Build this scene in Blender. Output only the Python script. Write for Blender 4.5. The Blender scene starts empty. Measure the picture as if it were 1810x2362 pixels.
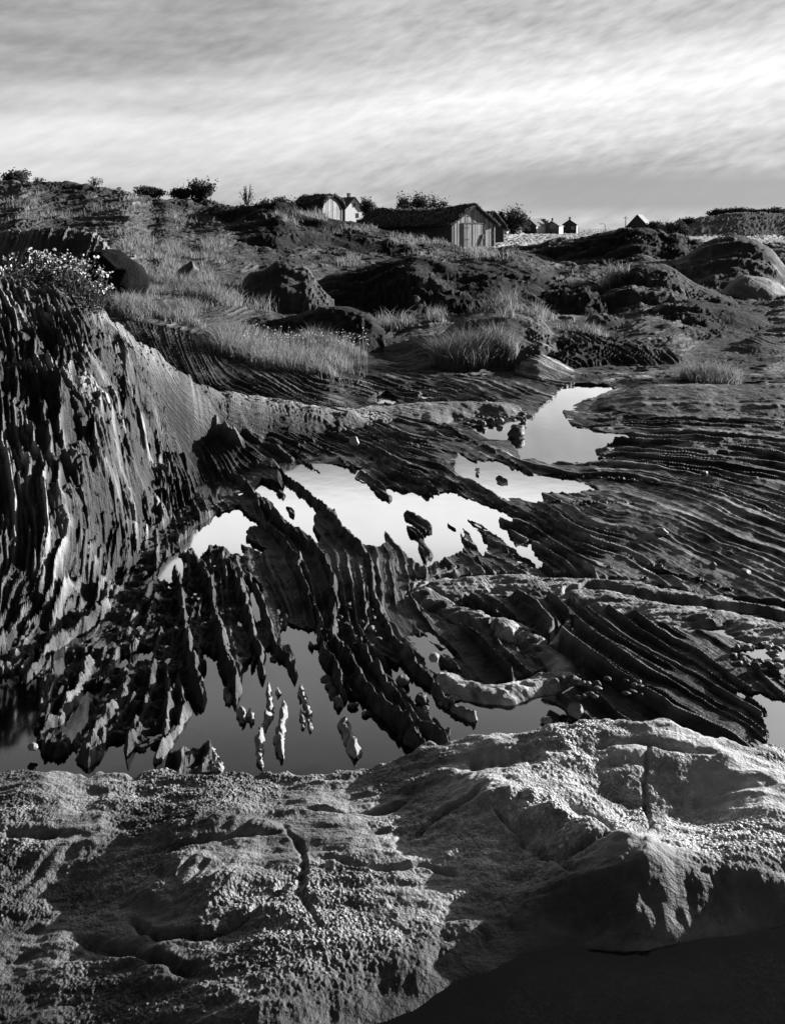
import bpy, math, random
import numpy as np
from math import radians as R
D = bpy.data
SC = bpy.context.scene
COL = SC.collection
# ------------------------------------------------------------------ camera
F, HX, HY, CZ = 1941.0, 905.0, 525.0, 2.0      # focal length / horizon of the photograph in its pixels, eye height above the tide pool
cd = D.cameras.new("camera"); cam = D.objects.new("camera", cd); COL.objects.link(cam)
cam.location = (0, 0, CZ); cam.rotation_euler = (R(90), 0, 0)
cd.sensor_fit = 'HORIZONTAL'; cd.sensor_width = 36; cd.lens = 36*F/1810
cd.shift_y = -656/1810; cd.clip_start = 0.05; cd.clip_end = 6000
SC.camera = cam
SC.view_settings.view_transform = 'Standard'; SC.view_settings.look = 'None'
SC.view_settings.gamma = 1; SC.view_settings.use_curve_mapping = False
SC.view_settings.exposure = 1.5
SC.cycles.max_bounces = 6; SC.cycles.transparent_max_bounces = 12
# ------------------------------------------------------------------ sun + sky
SUN_EL, SUN_AZ = 13.0, 63.0        # degrees; azimuth from +Y (view direction) towards +X (right)
sl = D.lights.new("sun", 'SUN'); sun = D.objects.new("sun", sl); COL.objects.link(sun)
sl.energy = 5.0; sl.angle = R(0.5); sl.color = (1, 1, 1)
sun.rotation_euler = (R(90-SUN_EL), 0, R(180-SUN_AZ))
W = D.worlds.new("World"); SC.world = W; W.use_nodes = True

class NT:
    """small helper to wire node trees"""
    def __init__(s, tree): s.t = tree; s.n = tree.nodes; s.n.clear()
    def add(s, typ, **kw):
        nd = s.n.new(typ)
        ins = kw.pop('ins', {})
        for k, v in kw.items(): setattr(nd, k, v)
        for k, v in ins.items(): s.put(nd.inputs[k], v)
        return nd
    def put(s, sock, v):
        if isinstance(v, bpy.types.NodeSocket): s.t.links.new(v, sock)
        else: sock.default_value = v
    def m(s, op, a, b=0.0, c=0.0, clamp=False):
        nd = s.n.new('ShaderNodeMath'); nd.operation = op; nd.use_clamp = clamp
        s.put(nd.inputs[0], a); s.put(nd.inputs[1], b); s.put(nd.inputs[2], c)
        return nd.outputs[0]
    def rng(s, v, a, b, c, d, smooth=False):
        nd = s.n.new('ShaderNodeMapRange'); nd.clamp = True
        if smooth: nd.interpolation_type = 'SMOOTHSTEP'
        for i, x in enumerate((v, a, b, c, d)): s.put(nd.inputs[i], x)
        return nd.outputs[0]
    def ramp(s, v, stops, interp='EASE'):
        nd = s.n.new('ShaderNodeValToRGB'); cr = nd.color_ramp; cr.interpolation = interp
        while len(cr.elements) < len(stops): cr.elements.new(0.5)
        for e, (p, g) in zip(cr.elements, stops): e.position = p; e.color = (g, g, g, 1)
        s.put(nd.inputs[0], v); return nd.outputs[0]
    def noise(s, vec, scale=1.0, detail=4, rough=0.55, dist=0.0, dim='3D'):
        nd = s.n.new('ShaderNodeTexNoise'); nd.noise_dimensions = dim
        s.put(nd.inputs['Vector'], vec); nd.inputs['Scale'].default_value = scale
        nd.inputs['Detail'].default_value = detail; nd.inputs['Roughness'].default_value = rough
        nd.inputs['Distortion'].default_value = dist
        return nd.outputs['Fac']
    def xyz(s, x, y, z):
        nd = s.n.new('ShaderNodeCombineXYZ')
        for i, v in enumerate((x, y, z)): s.put(nd.inputs[i], v)
        return nd.outputs[0]
    def mix(s, f, a, b):
        return s.m('ADD', s.m('MULTIPLY', a, s.m('SUBTRACT', 1.0, f)), s.m('MULTIPLY', b, f))

n = NT(W.node_tree)
sky = n.add('ShaderNodeTexSky', sky_type='NISHITA', sun_disc=False)
sky.sun_elevation = R(SUN_EL); sky.sun_rotation = R(SUN_AZ)
bw = n.add('ShaderNodeRGBToBW', ins={0: sky.outputs[0]})
tc = n.add('ShaderNodeTexCoord'); sp = n.add('ShaderNodeSeparateXYZ', ins={0: tc.outputs['Generated']})
x, y, z = sp.outputs
el = n.m('MULTIPLY', n.m('ARCSINE', z), 180/math.pi)
az = n.m('MULTIPLY', n.m('ARCTAN2', x, y), 180/math.pi)
# streaky cirrus: long bands that climb to the right, warped by slow noise
wv = n.xyz(n.m('MULTIPLY', az, 0.03), n.m('MULTIPLY', el, 0.07), 3.1)
warp = n.m('SUBTRACT', n.noise(wv, 1.4, 2, 0.4), 0.5)
tilt = n.m('ADD', el, n.m('MULTIPLY', az, -0.075))
tw = n.m('ADD', tilt, n.m('MULTIPLY', warp, 2.6))
sv = n.xyz(n.m('MULTIPLY', az, 0.06), n.m('MULTIPLY', tw, 0.34), 1.7)
st1 = n.noise(sv, 1.5, 4, 0.5, 0.0)
sv2 = n.xyz(n.m('MULTIPLY', n.m('SUBTRACT', az, n.m('MULTIPLY', el, 1.3)), 0.46), n.m('MULTIPLY', tw, 0.80), 8.2)
st2 = n.noise(sv2, 1.7, 5, 0.52, 0.0)
right = n.rng(az, -24, 16, 0, 1, True)
base = n.ramp(n.rng(n.m('ADD', tilt, n.m('MULTIPLY', warp, 1.5)), -2.0, 38.0, 0, 1), [(0.0, .42), (.06, .40), (.10, .36), (.15, .40), (.19, .50), (.24, .55), (.29, .44), (.36, .28), (.43, .26), (.60, .5), (.70, .50), (.79, .48), (.85, .34), (.93, .07)])
lift = n.m('ADD', n.m('MULTIPLY', n.m('SUBTRACT', st1, 0.5), 0.30), n.m('MULTIPLY', n.m('SUBTRACT', st2, 0.5), n.m('ADD', .16, n.m('MULTIPLY', right, .20))))
cov = n.rng(el, 26, 34, 1.0, 0.0, True)
cl = n.m('ADD', base, n.m('MULTIPLY', lift, cov))
cl = n.m('ADD', cl, n.m('MULTIPLY', n.m('MULTIPLY', right, 0.12), n.m('MULTIPLY', cov, n.rng(el, 4, 10, 0, 1, True))))
bank_ = n.m('MULTIPLY', n.rng(n.m('ADD', el, n.m('MULTIPLY', az, .03)), 5.0, 3.4, 0, 1, True), n.rng(az, -2, 12, 0, 1, True))   # flat grey cloud bank low on the right
bank_ = n.m('MULTIPLY', bank_, n.rng(el, .4, 1.6, .1, 1, True))
cl = n.mix(n.m('MULTIPLY', bank_, .9), cl, .25)
cl = n.m('ADD', cl, n.m('MULTIPLY', .9, n.m('MULTIPLY', n.rng(n.m('ADD', el, n.m('MULTIPLY', warp, 1.2)), 15.6, 18.5, 0, 1, True), n.rng(el, 20, 24, 1, 0, True))))  # unseen bright cloud bank above the view, added to whiten the pools
cl = n.m('ADD', cl, n.m('MULTIPLY', .8, n.m('MULTIPLY', n.rng(az, 15, 26, 0, 1, True), n.m('MULTIPLY', n.rng(el, 15.5, 19, 0, 1, True), n.rng(el, 30, 36, 1, 0, True)))))  # bright sky out of view at right, added to lift pool reflections
cl = n.m('MAXIMUM', cl, 0.010)
front = n.rng(n.m('ABSOLUTE', az), 40, 90, 1.0, 0.10, True)
cl = n.m('MULTIPLY', cl, front)
nis = n.m('MULTIPLY', bw.outputs[0], 0.003)
tot = n.m('MULTIPLY', n.m('ADD', n.m('MULTIPLY', cl, 0.50), nis), 10.0)
bg = n.add('ShaderNodeBackground', ins={'Strength': 0.10})
cmb = n.add('ShaderNodeCombineColor', ins={0: tot, 1: tot, 2: tot}); n.put(bg.inputs[0], cmb.outputs[0])
out = n.add('ShaderNodeOutputWorld', ins={0: bg.outputs[0]})
# ------------------------------------------------------------------ numeric helpers
rs = np.random.RandomState(7)
PERM = rs.permutation(256); PERM = np.concatenate([PERM, PERM, PERM]).astype(np.int32)
G3 = rs.normal(size=(256, 3)); G3 = (G3/np.linalg.norm(G3, axis=1)[:, None]).astype(np.float32)
def perlin(x, y, z):
    x, y, z = np.broadcast_arrays(np.asarray(x, np.float32), np.asarray(y, np.float32), np.asarray(z, np.float32))
    xi, yi, zi = np.floor(x), np.floor(y), np.floor(z)
    fx, fy, fz = x-xi, y-yi, z-zi
    xi, yi, zi = (xi.astype(np.int32) & 255), (yi.astype(np.int32) & 255), (zi.astype(np.int32) & 255)
    u, v, w = [f*f*f*(f*(f*6-15)+10) for f in (fx, fy, fz)]
    res = 0
    for a in (0, 1):
        pa = PERM[(xi+a) & 255]; wx = u if a else 1-u
        for b in (0, 1):
            pb = PERM[pa+((yi+b) & 255)]; wy = v if b else 1-v
            for c in (0, 1):
                g = G3[PERM[pb+((zi+c) & 255)] & 255]; wz = w if c else 1-w
                res = res+wx*wy*wz*(g[..., 0]*(fx-a)+g[..., 1]*(fy-b)+g[..., 2]*(fz-c))
    return res*1.5
def fbm(x, y, z, o=4, g=0.5, l=2.03):
    s, a = 0, 1.0
    for k in range(o):
        s = s+a*perlin(x*l**k+k*7.3, y*l**k+k*3.1, np.asarray(z)+k*5.7); a *= g
    return s
def sstep(a, b, v):
    t = np.clip((v-a)/(b-a), 0, 1); return t*t*(3-2*t)
def smax(a, b, k):
    h = np.clip(0.5+0.5*(a-b)/k, 0, 1); return b*(1-h)+a*h+k*h*(1-h)
def to_world(px, py, zr=-2.0):
    Y = -F*zr/(py-HY); return (px-HX)/F*Y, Y
def sdf_poly(X, Y, P):
    P = np.asarray(P, float); d2 = np.full(X.shape, 1e9, np.float32); ins = np.zeros(X.shape, bool)
    for i in range(len(P)):
        a, b = P[i], P[(i+1) % len(P)]; e = b-a; wx, wy = X-a[0], Y-a[1]
        t = np.clip((wx*e[0]+wy*e[1])/(e@e+1e-12), 0, 1)
        d2 = np.minimum(d2, (wx-e[0]*t)**2+(wy-e[1]*t)**2)
        if abs(b[1]-a[1]) > 1e-9:
            c = (a[1] > Y) != (b[1] > Y)
            ins ^= c & (X < (b[0]-a[0])*(Y-a[1])/(b[1]-a[1])+a[0])
    d = np.sqrt(d2); return np.where(ins, -d, d)
def dist_line(X, Y, P, *vals):
    """distance to an open polyline, side, and values interpolated along it"""
    P = np.asarray(P, float); best = np.full(X.shape, 1e9); tt = np.zeros(X.shape); side = np.zeros(X.shape)
    for i in range(len(P)-1):
        a, b = P[i], P[i+1]; e = b-a; wx, wy = X-a[0], Y-a[1]
        t = np.clip((wx*e[0]+wy*e[1])/(e@e+1e-12), 0, 1)
        d = (wx-e[0]*t)**2+(wy-e[1]*t)**2; m = d < best
        best = np.where(m, d, best); tt = np.where(m, i+t, tt); side = np.where(m, np.sign(e[0]*wy-e[1]*wx), side)
    return np.sqrt(best), tt/(len(P)-1), side
def tps_fit(P, v, lam=1e-6):
    P = np.asarray(P, float); v = np.asarray(v, float); N = len(P)
    d = ((P[:, None]-P[None])**2).sum(-1); K = d*np.log(d+1e-12)*0.5+lam*np.eye(N)
    Q = np.c_[np.ones(N), P]; A = np.block([[K, Q], [Q.T, np.zeros((3, 3))]])
    return P, np.linalg.solve(A, np.r_[v, 0, 0, 0])
def tps_eval(fit, x, y):
    P, w = fit; r = w[-3]+w[-2]*x+w[-1]*y
    for (a, b), c in zip(P, w):
        d = (x-a)**2+(y-b)**2; r = r+c*0.5*d*np.log(d+1e-12)
    return r
def bil(grid, x0, dx, y0, dy, x, y):
    gx = np.clip((x-x0)/dx, 0, grid.shape[1]-1.001); gy = np.clip((y-y0)/dy, 0, grid.shape[0]-1.001)
    i, j = gx.astype(int), gy.astype(int); fx, fy = gx-i, gy-j
    return (grid[j, i]*(1-fx)+grid[j, i+1]*fx)*(1-fy)+(grid[j+1, i]*(1-fx)+grid[j+1, i+1]*fx)*fy
def smooth_interp(u, xs, ys, r=14):
    g = np.arange(-3000, 5000, 2.0); v = np.interp(g, xs, ys); k = np.hanning(2*r+1); k /= k.sum()
    v = np.convolve(np.pad(v, r, 'edge'), k, 'valid'); return np.interp(u, g, v)
# ------------------------------------------------------------------ terrain grid (a fan that is finest where it is nearest)
U = np.concatenate([np.linspace(-1900, -360, 60)[:-1], np.arange(-360, -60, 5.), np.arange(-60, 1870, 2.3), np.arange(1870, 2240, 5.), np.linspace(2240, 3900, 60)])
def lnseg(a, b, s): return np.exp(np.arange(math.log(a), math.log(b), s))
YR = np.concatenate([lnseg(0.8, 1.75, .008), lnseg(1.75, 1.95, .0021), lnseg(1.95, 3.1, .0015), lnseg(3.1, 4.2, .0021), lnseg(4.2, 11.3, .0016), lnseg(11.3, 12, .0021), lnseg(12, 60, .0042), lnseg(60, 3000, .016)])
UU, YY = np.meshgrid(U, YR); XX = (UU-HX)/F*YY; LY = np.log(YY)
NRW, NCL = UU.shape
# large ground form: (pixel column, distance, height relative to the eye)
GP = []
def gp(Y, **k): GP.extend([(float(c[1:])*(-1 if c[0] == 'n' else 1), Y, z) for c, z in k.items()])
for Yq in (0.8, 1.6, 3.0, 4.5, 6.5, 8.5): gp(Yq, n1500=-2.0, n300=-2.0, p450=-2., p905=-2., p1350=-2., p1810=-2., p3400=-2.0)
gp(10, n1500=-1.5, n300=-1.45, p200=-1.5, p450=-1.62, p700=-1.85, p905=-1.97, p1350=-2.0, p1810=-1.98, p3400=-1.9)
gp(12, n1500=-1.0, n300=-1.1, p100=-1.1, p300=-1.12, p600=-1.6, p800=-1.8, p1000=-1.92, p1350=-1.95, p1810=-1.97, p3400=-1.8)
gp(15, n1500=-.5, n300=-.7, p100=-.85, p300=-1.0, p600=-1.42, p905=-1.72, p1350=-1.85, p1810=-2.0, p3400=-1.8)
gp(20, n1500=.1, n300=-.2, p50=-.40, p300=-.68, p600=-1.15, p905=-1.62, p1350=-1.72, p1810=-1.95, p3400=-1.7)
gp(28, n1500=1., n300=.4, p0=.2, p300=-.2, p600=-.62, p905=-1.15, p1350=-1.35, p1810=-1.85, p3400=-1.6)
gp(40, n1500=2., n300=1.5, p0=1.3, p300=.85, p600=.1, p905=-1.0, p1350=-1.4, p1810=-1.1, p3400=-1.4)
gp(52, n1500=3., n300=2.8, p0=2.62, p150=2.75, p300=1.85, p450=1.5, p600=.75, p905=-1.0, p1100=-1.55, p1350=-1.6, p1810=-1.45, p3400=-1.5)
gp(75, n1500=3, n300=2.6, p0=2.5, p300=1.8, p600=1.0, p750=.4, p905=-.9, p1050=-1.6, p1350=-1.6, p1810=-1.6, p3400=-1.6)
gp(120, n1500=2, n300=1.8, p300=1.2, p600=.9, p750=.6, p905=-.8, p1100=-1.6, p1350=-1.6, p1810=-1.6, p3400=-1.6)
for Yq in (300, 800, 3000): gp(Yq, n1500=-1., n300=-1., p300=-1.2, p800=-1.6, p1350=-1.6, p1810=-1.6, p3400=-1.6)
GP = np.array(GP); gfit = tps_fit(np.c_[GP[:, 0]/600, np.log(GP[:, 1])*1.6], GP[:, 2], 2e-3)
cu = np.arange(-2000, 4001, 25.0); cy = np.arange(math.log(.7), math.log(3200), .03)
gg = tps_eval(gfit, *np.meshgrid(cu/600, cy*1.6))
def ground_z(u, Y): return bil(gg, -2000, 25, cy[0], .03, u, np.log(Y))
ZG = ground_z(UU, YY)
ZG = np.where(YY > 110, np.where(UU > 1050, -1.6, ZG), ZG)
nz_big = fbm(XX*.9, YY*.9, 1.0, 4)
hum = np.maximum(fbm(XX*.55*16/np.clip(YY, 12, 45), YY*.8*16/np.clip(YY, 12, 45), 17., 3)+.12, -.1)
ZG = ZG+sstep(9, 14, YY)*np.where(YY < 70, nz_big*.08*np.clip(YY/18, .5, 1.8)+sstep(11, 15, YY)*(1-sstep(40, 60, YY))*hum*.020*YY, 0)
# ------------------------------------------------------------------ tide pool outlines (pixels of the photograph, on the water plane)
POOLS = [
 [(1421,899),(1362,918),(1330,931),(1294,950),(1303,965),(1326,986),(1358,990),(1394,999),(1444,1001),(1468,1011),(1421,1022),(1371,1040),(1389,1058),(1364,1072),(1330,1069),(1276,1067),(1267,1072),(1231,1056),(1204,1060),(1195,1040),(1177,1017),(1131,1015),(1091,990),(1077,977),(1118,972),(1186,974),(1231,965),(1249,940),(1276,922),(1300,893),(1330,888),(1400,890)],
 [(1059,1045),(1082,1063),(1100,1067),(1140,1063),(1168,1072),(1181,1085),(1208,1081),(1231,1097),(1276,1097),(1312,1101),(1358,1121),(1380,1133),(1340,1135),(1335,1142),(1303,1140),(1245,1137),(1251,1158),(1236,1164),(1199,1151),(1159,1149),(1109,1121),(1077,1103),(1050,1094),(1050,1076)],
 [(657,1086),(700,1079),(743,1079),(757,1071),(821,1080),(832,1086),(814,1104),(836,1114),(857,1129),(879,1150),(896,1157),(907,1150),(886,1125),(925,1132),(950,1136),(975,1143),(1014,1139),(1043,1136),(1086,1154),(1095,1158),(1150,1176),(1190,1207),(1145,1198),(1163,1221),(1181,1244),(1190,1262),(1222,1253),(1231,1280),(1258,1307),(1245,1312),(1231,1303),(1199,1284),(1163,1248),(1104,1207),(1077,1198),(1109,1235),(1127,1271),(1113,1280),(1091,1248),(1064,1212),(1068,1248),(1064,1275),(1029,1293),(1000,1304),(979,1314),(950,1296),(929,1279),(900,1243),(884,1232),(889,1257),(857,1268),(839,1262),(793,1214),(771,1182),(732,1150),(714,1132),(679,1104)],
 [(604,1112),(643,1129),(679,1146),(714,1161),(728,1179),(721,1218),(736,1246),(732,1257),(700,1229),(679,1221),(661,1204),(632,1171),(607,1150),(590,1130)],
 [(393,1257),(414,1255),(455,1215),(496,1186),(530,1180),(545,1172),(571,1193),(600,1214),(568,1225),(568,1246),(589,1264),(611,1271),(607,1282),(557,1261),(561,1289),(546,1282),(507,1268),(482,1271),(471,1279),(457,1293),(432,1271)],
 [(379,1293),(400,1279),(418,1293),(425,1314),(416,1329),(416,1346),(386,1346),(370,1343),(371,1307)],
 [(332,1336),(354,1329),(350,1357),(333,1347)],
 [(568,1339),(589,1339),(604,1371),(600,1393),(607,1429),(586,1439),(579,1400),(575,1371)],
 [(850,934),(864,918),(893,911),(911,921),(925,925),(904,934),(875,936)],
 [(966,922),(975,911),(1007,917),(1016,924)],
 [(1480,1311),(1548,1328),(1584,1331),(1602,1341),(1560,1338),(1502,1322)],
 [(1590,881),(1660,880),(1720,883),(1765,886),(1650,890),(1600,887)],
 [(1687,1598),(1720,1592),(1760,1600),(1790,1615),(1810,1610),(1850,1600),(1950,1690),(1900,1900),(1720,1800),(1770,1712),(1770,1690),(1775,1650),(1740,1625)],
 [(1690,1508),(1760,1495),(1810,1500),(1860,1510),(1830,1555),(1790,1550),(1760,1530),(1720,1518)],
 [(262,1548),(275,1520),(300,1513),(325,1500),(345,1500),(347,1510),(340,1525),(310,1535),(285,1540)],
 # the large dark pool below
 [(-200,1600),(-60,1570),(12,1562),(20,1550),(35,1564),(50,1553),(60,1558),(80,1530),(98,1488),(120,1487),(112,1508),(150,1480),(175,1465),(200,1445),(210,1436),(222,1440),(215,1462),(190,1485),(165,1500),(150,1512),(140,1554),(130,1590),(115,1615),(92,1640),(78,1665),(75,1688),(92,1694),(110,1675),(135,1640),(165,1610),(175,1585),(182,1592),(225,1590),(245,1578),(222,1605),(205,1650),(185,1690),(163,1720),(180,1740),(210,1745),(240,1732),(270,1717),(300,1722),(330,1738),(370,1728),(388,1702),(375,1698),(395,1685),(422,1650),(432,1620),(450,1600),(464,1605),(468,1598),(452,1568),(478,1545),(470,1510),(490,1510),(500,1540),(515,1548),(524,1570),(530,1592),(546,1596),(560,1580),(566,1545),(572,1528),(582,1552),(590,1548),(586,1522),(603,1540),(603,1521),(614,1504),(622,1500),(636,1478),(657,1521),(682,1541),(668,1496),(643,1461),(657,1458),(664,1443),(700,1453),(728,1453),(738,1464),(746,1500),(750,1529),(782,1550),(793,1586),(786,1604),(811,1614),(843,1625),(882,1657),(900,1686),(939,1711),(971,1732),(986,1722),(964,1682),(975,1675),(1029,1700),(1034,1692),(1000,1664),(968,1643),(943,1621),(914,1586),(907,1561),(879,1525),(866,1512),(886,1522),(918,1550),(929,1532),(964,1546),(979,1568),(1011,1593),(1036,1607),(1039,1593),(1004,1557),(975,1521),(961,1486),(954,1471),(975,1468),(986,1479),(1007,1504),(1029,1496),(1050,1512),(1020,1520),(1005,1528),(1018,1543),(1036,1550),(1071,1575),(1119,1593),(1170,1603),(1237,1610),(1278,1634),(1308,1649),(1303,1664),(1360,1667),(1385,1680),(1420,1760),(1300,1850),(900,1880),(300,1880),(-200,1850)],
]
ISLES = [
 [(84,1560),(95,1535),(120,1515),(126,1520),(108,1550),(105,1580),(97,1600),(88,1604),(82,1590)],
 [(362,1805),(385,1752),(420,1742),(448,1746),(472,1731),(490,1745),(502,1772),(528,1805)],
 [(95,1735),(110,1712),(135,1700),(160,1710),(178,1722),(150,1745),(115,1755)],
 [(657,1171),(668,1172),(682,1188),(678,1195),(668,1188)],
 [(640,1140),(652,1136),(664,1144),(652,1150)],
 [(733,1100),(742,1094),(756,1104),(740,1112)],
 [(929,1187),(950,1190),(985,1205),(998,1220),(994,1230),(980,1236),(955,1215),(935,1200)],
 [(935,1218),(955,1222),(975,1240),(966,1248),(948,1236)],
 [(962,1250),(976,1240),(990,1262),(998,1284),(984,1300),(974,1290),(966,1270)],
 [(1028,1204),(1050,1222),(1053,1228),(1036,1216)],
 [(1140,1105),(1158,1102),(1172,1116),(1160,1122),(1144,1116)],
 [(1096,1078),(1108,1082),(1106,1102),(1094,1096)],
 [(760,1502),(748,1488),(734,1486),(712,1482),(708,1490),(716,1508),(722,1496)],
]
Zw = -2.0
near = YY < 11.6
def bbox_eval(P, pad, fn, base):
    P = np.asarray(P); m = (XX > P[:, 0].min()-pad) & (XX < P[:, 0].max()+pad) & (YY > P[:, 1].min()-pad) & (YY < P[:, 1].max()+pad)
    if m.any(): fn(m)
jx = fbm(XX*7, YY*7, 4.0, 3)*.018; jy = fbm(XX*7, YY*7, 9.0, 3)*.03
SD = np.full(XX.shape, 3.0)
for pl in POOLS:
    P = np.array([to_world(*p) for p in pl])
    def fn(m): SD[m] = np.minimum(SD[m], sdf_poly(XX[m]+jx[m], YY[m]+jy[m], P))
    bbox_eval(P, 1.5, fn, SD)
for pl in ISLES:
    P = np.array([to_world(*p) for p in pl])
    def fn(m): SD[m] = np.maximum(SD[m], -sdf_poly(XX[m]+jx[m], YY[m]+jy[m], P))
    bbox_eval(P, .3, fn, SD)
# ------------------------------------------------------------------ outcrops: crest line (px, py, distance), front/back width, front drop, roundness
FE = []
def fe(name, pts, wf, wb, drop, p=1.8, tone=.06, veg=0., k=1., slope=0., per=9., amp=.05, label=None, phi=None, rough=.10):
    FE.append(dict(name=name, pts=np.array(pts, float), wf=wf, wb=wb, drop=drop, p=p, tone=tone, veg=veg, k=k, slope=slope, per=per, amp=amp, label=label, phi=phi, rough=rough))
fe('left_outcrop', [(-700,600,5.2),(-300,620,5.6),(0,640,6.0),(60,650,6.1),(130,655,6.2),(190,680,6.4),(240,715,6.6),(270,742,6.8),(330,790,7.0),(400,845,7.2),(460,884,7.5),(600,915,8.0),(740,940,8.3),(860,957,8.5),(1000,975,8.6),(1080,995,8.7),(1120,1030,8.7)],
   [(-700,2.2),(0,2.1),(200,2.2),(300,2.0),(400,1.5),(500,1.1),(600,1.05),(800,1.1),(1100,1.0)], 1.0, [(-700,1.5),(0,1.52),(200,1.35),(300,1.0),(400,.75),(500,.5),(600,.36),(740,.25),(1100,.1)], 1.22, .055, amp=0, phi='fan',
   label='tall ribbed rock face with bright lit edges rising at the left above the pools')
fe('slab_band', [(700,950,8.9),(760,945,8.9),(860,944,8.9),(950,936,8.9),(1050,931,8.9),(1150,934,8.9),(1240,940,8.9),(1262,965,8.9)], .55, .6, .13, 2., .22, amp=.0, phi='fan', rough=.02)
fe('ribbed', [(-500,520,16),(-60,532,16),(0,530,16),(60,527,16),(130,526,16),(200,530,16),(232,545,15.8),(258,585,15.6),(275,615,15.5)], 1.5, 3, .62, 1.7, .13, k=.0, slope=-2.2, per=26, amp=.10, label='ribbed rock outcrop with slanting bright ribs behind the white flowering shrub')
fe('knob', [(530,705,16.3),(556,652,16.4),(578,622,16.4),(604,626,16.5),(628,600,16.5),(655,596,16.5),(690,610,16.4),(706,606,16.4),(728,640,16.2),(770,692,16)], 1.2, 1.8, .8, 1.5, .06, amp=.05, per=12, label='dark rounded rock knob with a pale streaked flank in the middle of the grass')
fe('layered', [(515,775,13),(545,742,13.2),(590,728,13.4),(650,735,13.5),(700,722,13.6),(740,706,13.6),(800,705,13.6),(850,722,13.5),(885,765,13.3)], 1.2, 1.4, .45, 1.8, .028, k=.6, slope=.12, per=8, amp=.05, label='low layered rock with fine bedding lines behind the flowering grass bank')
fe('long_mound', [(715,655,19),(760,628,19.5),(850,615,20),(900,601,20),(950,590,20),(1000,597,20),(1060,609,20),(1140,612,20),(1220,622,20),(1290,650,20)], 4.2, 4, 1.25, 1.5, .025, k=.8, slope=.12, per=10, amp=.07, label='long dark rock mound with curved bedding lines below the boathouse')
fe('spur', [(380,500,45),(480,488,44),(560,482,42),(640,476,42),(700,486,42),(760,504,42),(850,524,42),(950,546,42),(1040,563,42),(1120,585,42)], 13, 9, 2.0, 1.25, .022, veg=.85, k=.7, per=9, amp=.10, label='grassy dark knoll sloping down in front of the boathouse', rough=.3)
fe('grass_rock', [(985,815,12.7),(1005,790,12.9),(1035,757,13),(1080,735,13),(1140,725,13),(1200,729,13),(1250,748,13),(1300,792,12.8),(1345,835,12.6)], 1.25, 1.5, .55, 2., .07, per=9, amp=.03, label='rounded rock hump with grass tufts growing on its front')
fe('diagonal', [(1195,750,13.4),(1300,768,13.2),(1400,783,13),(1480,796,12.8),(1560,822,12.4),(1625,862,12)], 1.9, 1.5, .42, 1.5, .025, k=.0, slope=.50, per=8, amp=.06, label='sloping rock ledge with diagonal bright bedding lines beyond the white pool')
fe('back_lens', [(1385,668,21),(1405,645,21),(1435,622,21),(1480,606,21),(1530,603,21),(1562,618,21),(1590,645,20.8),(1640,668,20.6),(1700,700,20.4)], 1.5, 2.2, .7, 2., .04, k=1., per=11, amp=.10, label='lens shaped layered rock on top of the right hand rock pile')
fe('dark_beds', [(1060,650,20.5),(1110,640,20.5),(1170,632,20.5),(1240,645,20.3),(1300,640,20.3),(1350,648,20),(1400,668,20)], 2.6, 2.5, .75, 1.5, .026, k=.5, slope=-.25, per=10, amp=.09, label='low black rock with sweeping beds left of the lens shaped rock')
fe('mid_block', [(1345,720,18.8),(1372,690,18.9),(1395,674,19),(1450,668,19),(1520,671,19),(1580,684,18.9),(1608,712,18.8)], 1.0, 1.6, .5, 2.4, .045, k=.9, slope=.05, per=12, amp=.08, label='blocky grey rock face under the lens shaped rock')
fe('long_slab', [(1455,742,17.4),(1500,712,17.5),(1550,696,17.6),(1600,690,17.6),(1680,702,17.6),(1745,728,17.5),(1785,748,17.4),(1806,790,17.2)], 1.5, 1.8, .55, 2.2, .035, k=1., per=12, amp=.08, label='long humped slab with a bright lit right end among the right hand rocks')
fe('foot_slab', [(1335,768,16),(1352,738,16.1),(1378,724,16.2),(1420,736,16.2),(1465,760,16.1),(1500,790,16)], .9, 1.3, .38, 1.9, .05, k=.7, slope=.2, per=10, amp=.05, label='small pale footed slab at the lower left of the right hand rocks')
fe('heath_knoll', [(1060,590,40),(1150,568,40),(1250,558,39),(1330,546,38),(1400,538,38),(1440,523,38),(1500,524,38),(1540,543,38),(1590,550,38),(1660,563,38),(1760,600,38)], 8, 8, 1.5, 1.4, .021, veg=.35, per=10, amp=.14, label='dark heath covered knoll at the edge of the pale field', rough=.3)
fe('dome', [(1560,600,29),(1600,570,30),(1640,553,30),(1700,551,30),(1750,570,30),(1790,600,29.5),(1815,632,29),(1900,700,28)], 5, 5, 1.6, 2., .08, k=1., per=15, amp=.09, label='smooth domed rock on the right with a rounded shoulder')
fe('quartz', [(1650,700,23.6),(1676,662,24),(1712,636,24),(1760,640,24),(1800,656,24),(1850,690,24)], 1.6, 1.6, .85, 2.2, .210, k=.2, slope=.6, per=26, amp=.03, label='pale quartz boulder bulge shining among dark rocks at the right edge', rough=.05)
fe('shelf', [(1440,800,15.4),(1480,765,15.8),(1520,742,16),(1600,752,16),(1680,772,16),(1760,786,16),(1900,800,16)], 2.6, 2.5, .55, 1.6, .035, k=.6, slope=.22, per=11, amp=.06, label='broad rock shelf with sloping beds under the pale quartz bulge')
fe('low_right', [(1560,880,13),(1620,842,13.6),(1680,803,13.8),(1740,790,13.8),(1810,800,13.8),(1900,820,13.8),(2050,870,13.8)], 2.2, 1.5, .3, 1.6, .037, k=.3, slope=.25, per=8, amp=.035, label='low bedded rock beside the far strip of water at the right edge')
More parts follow.
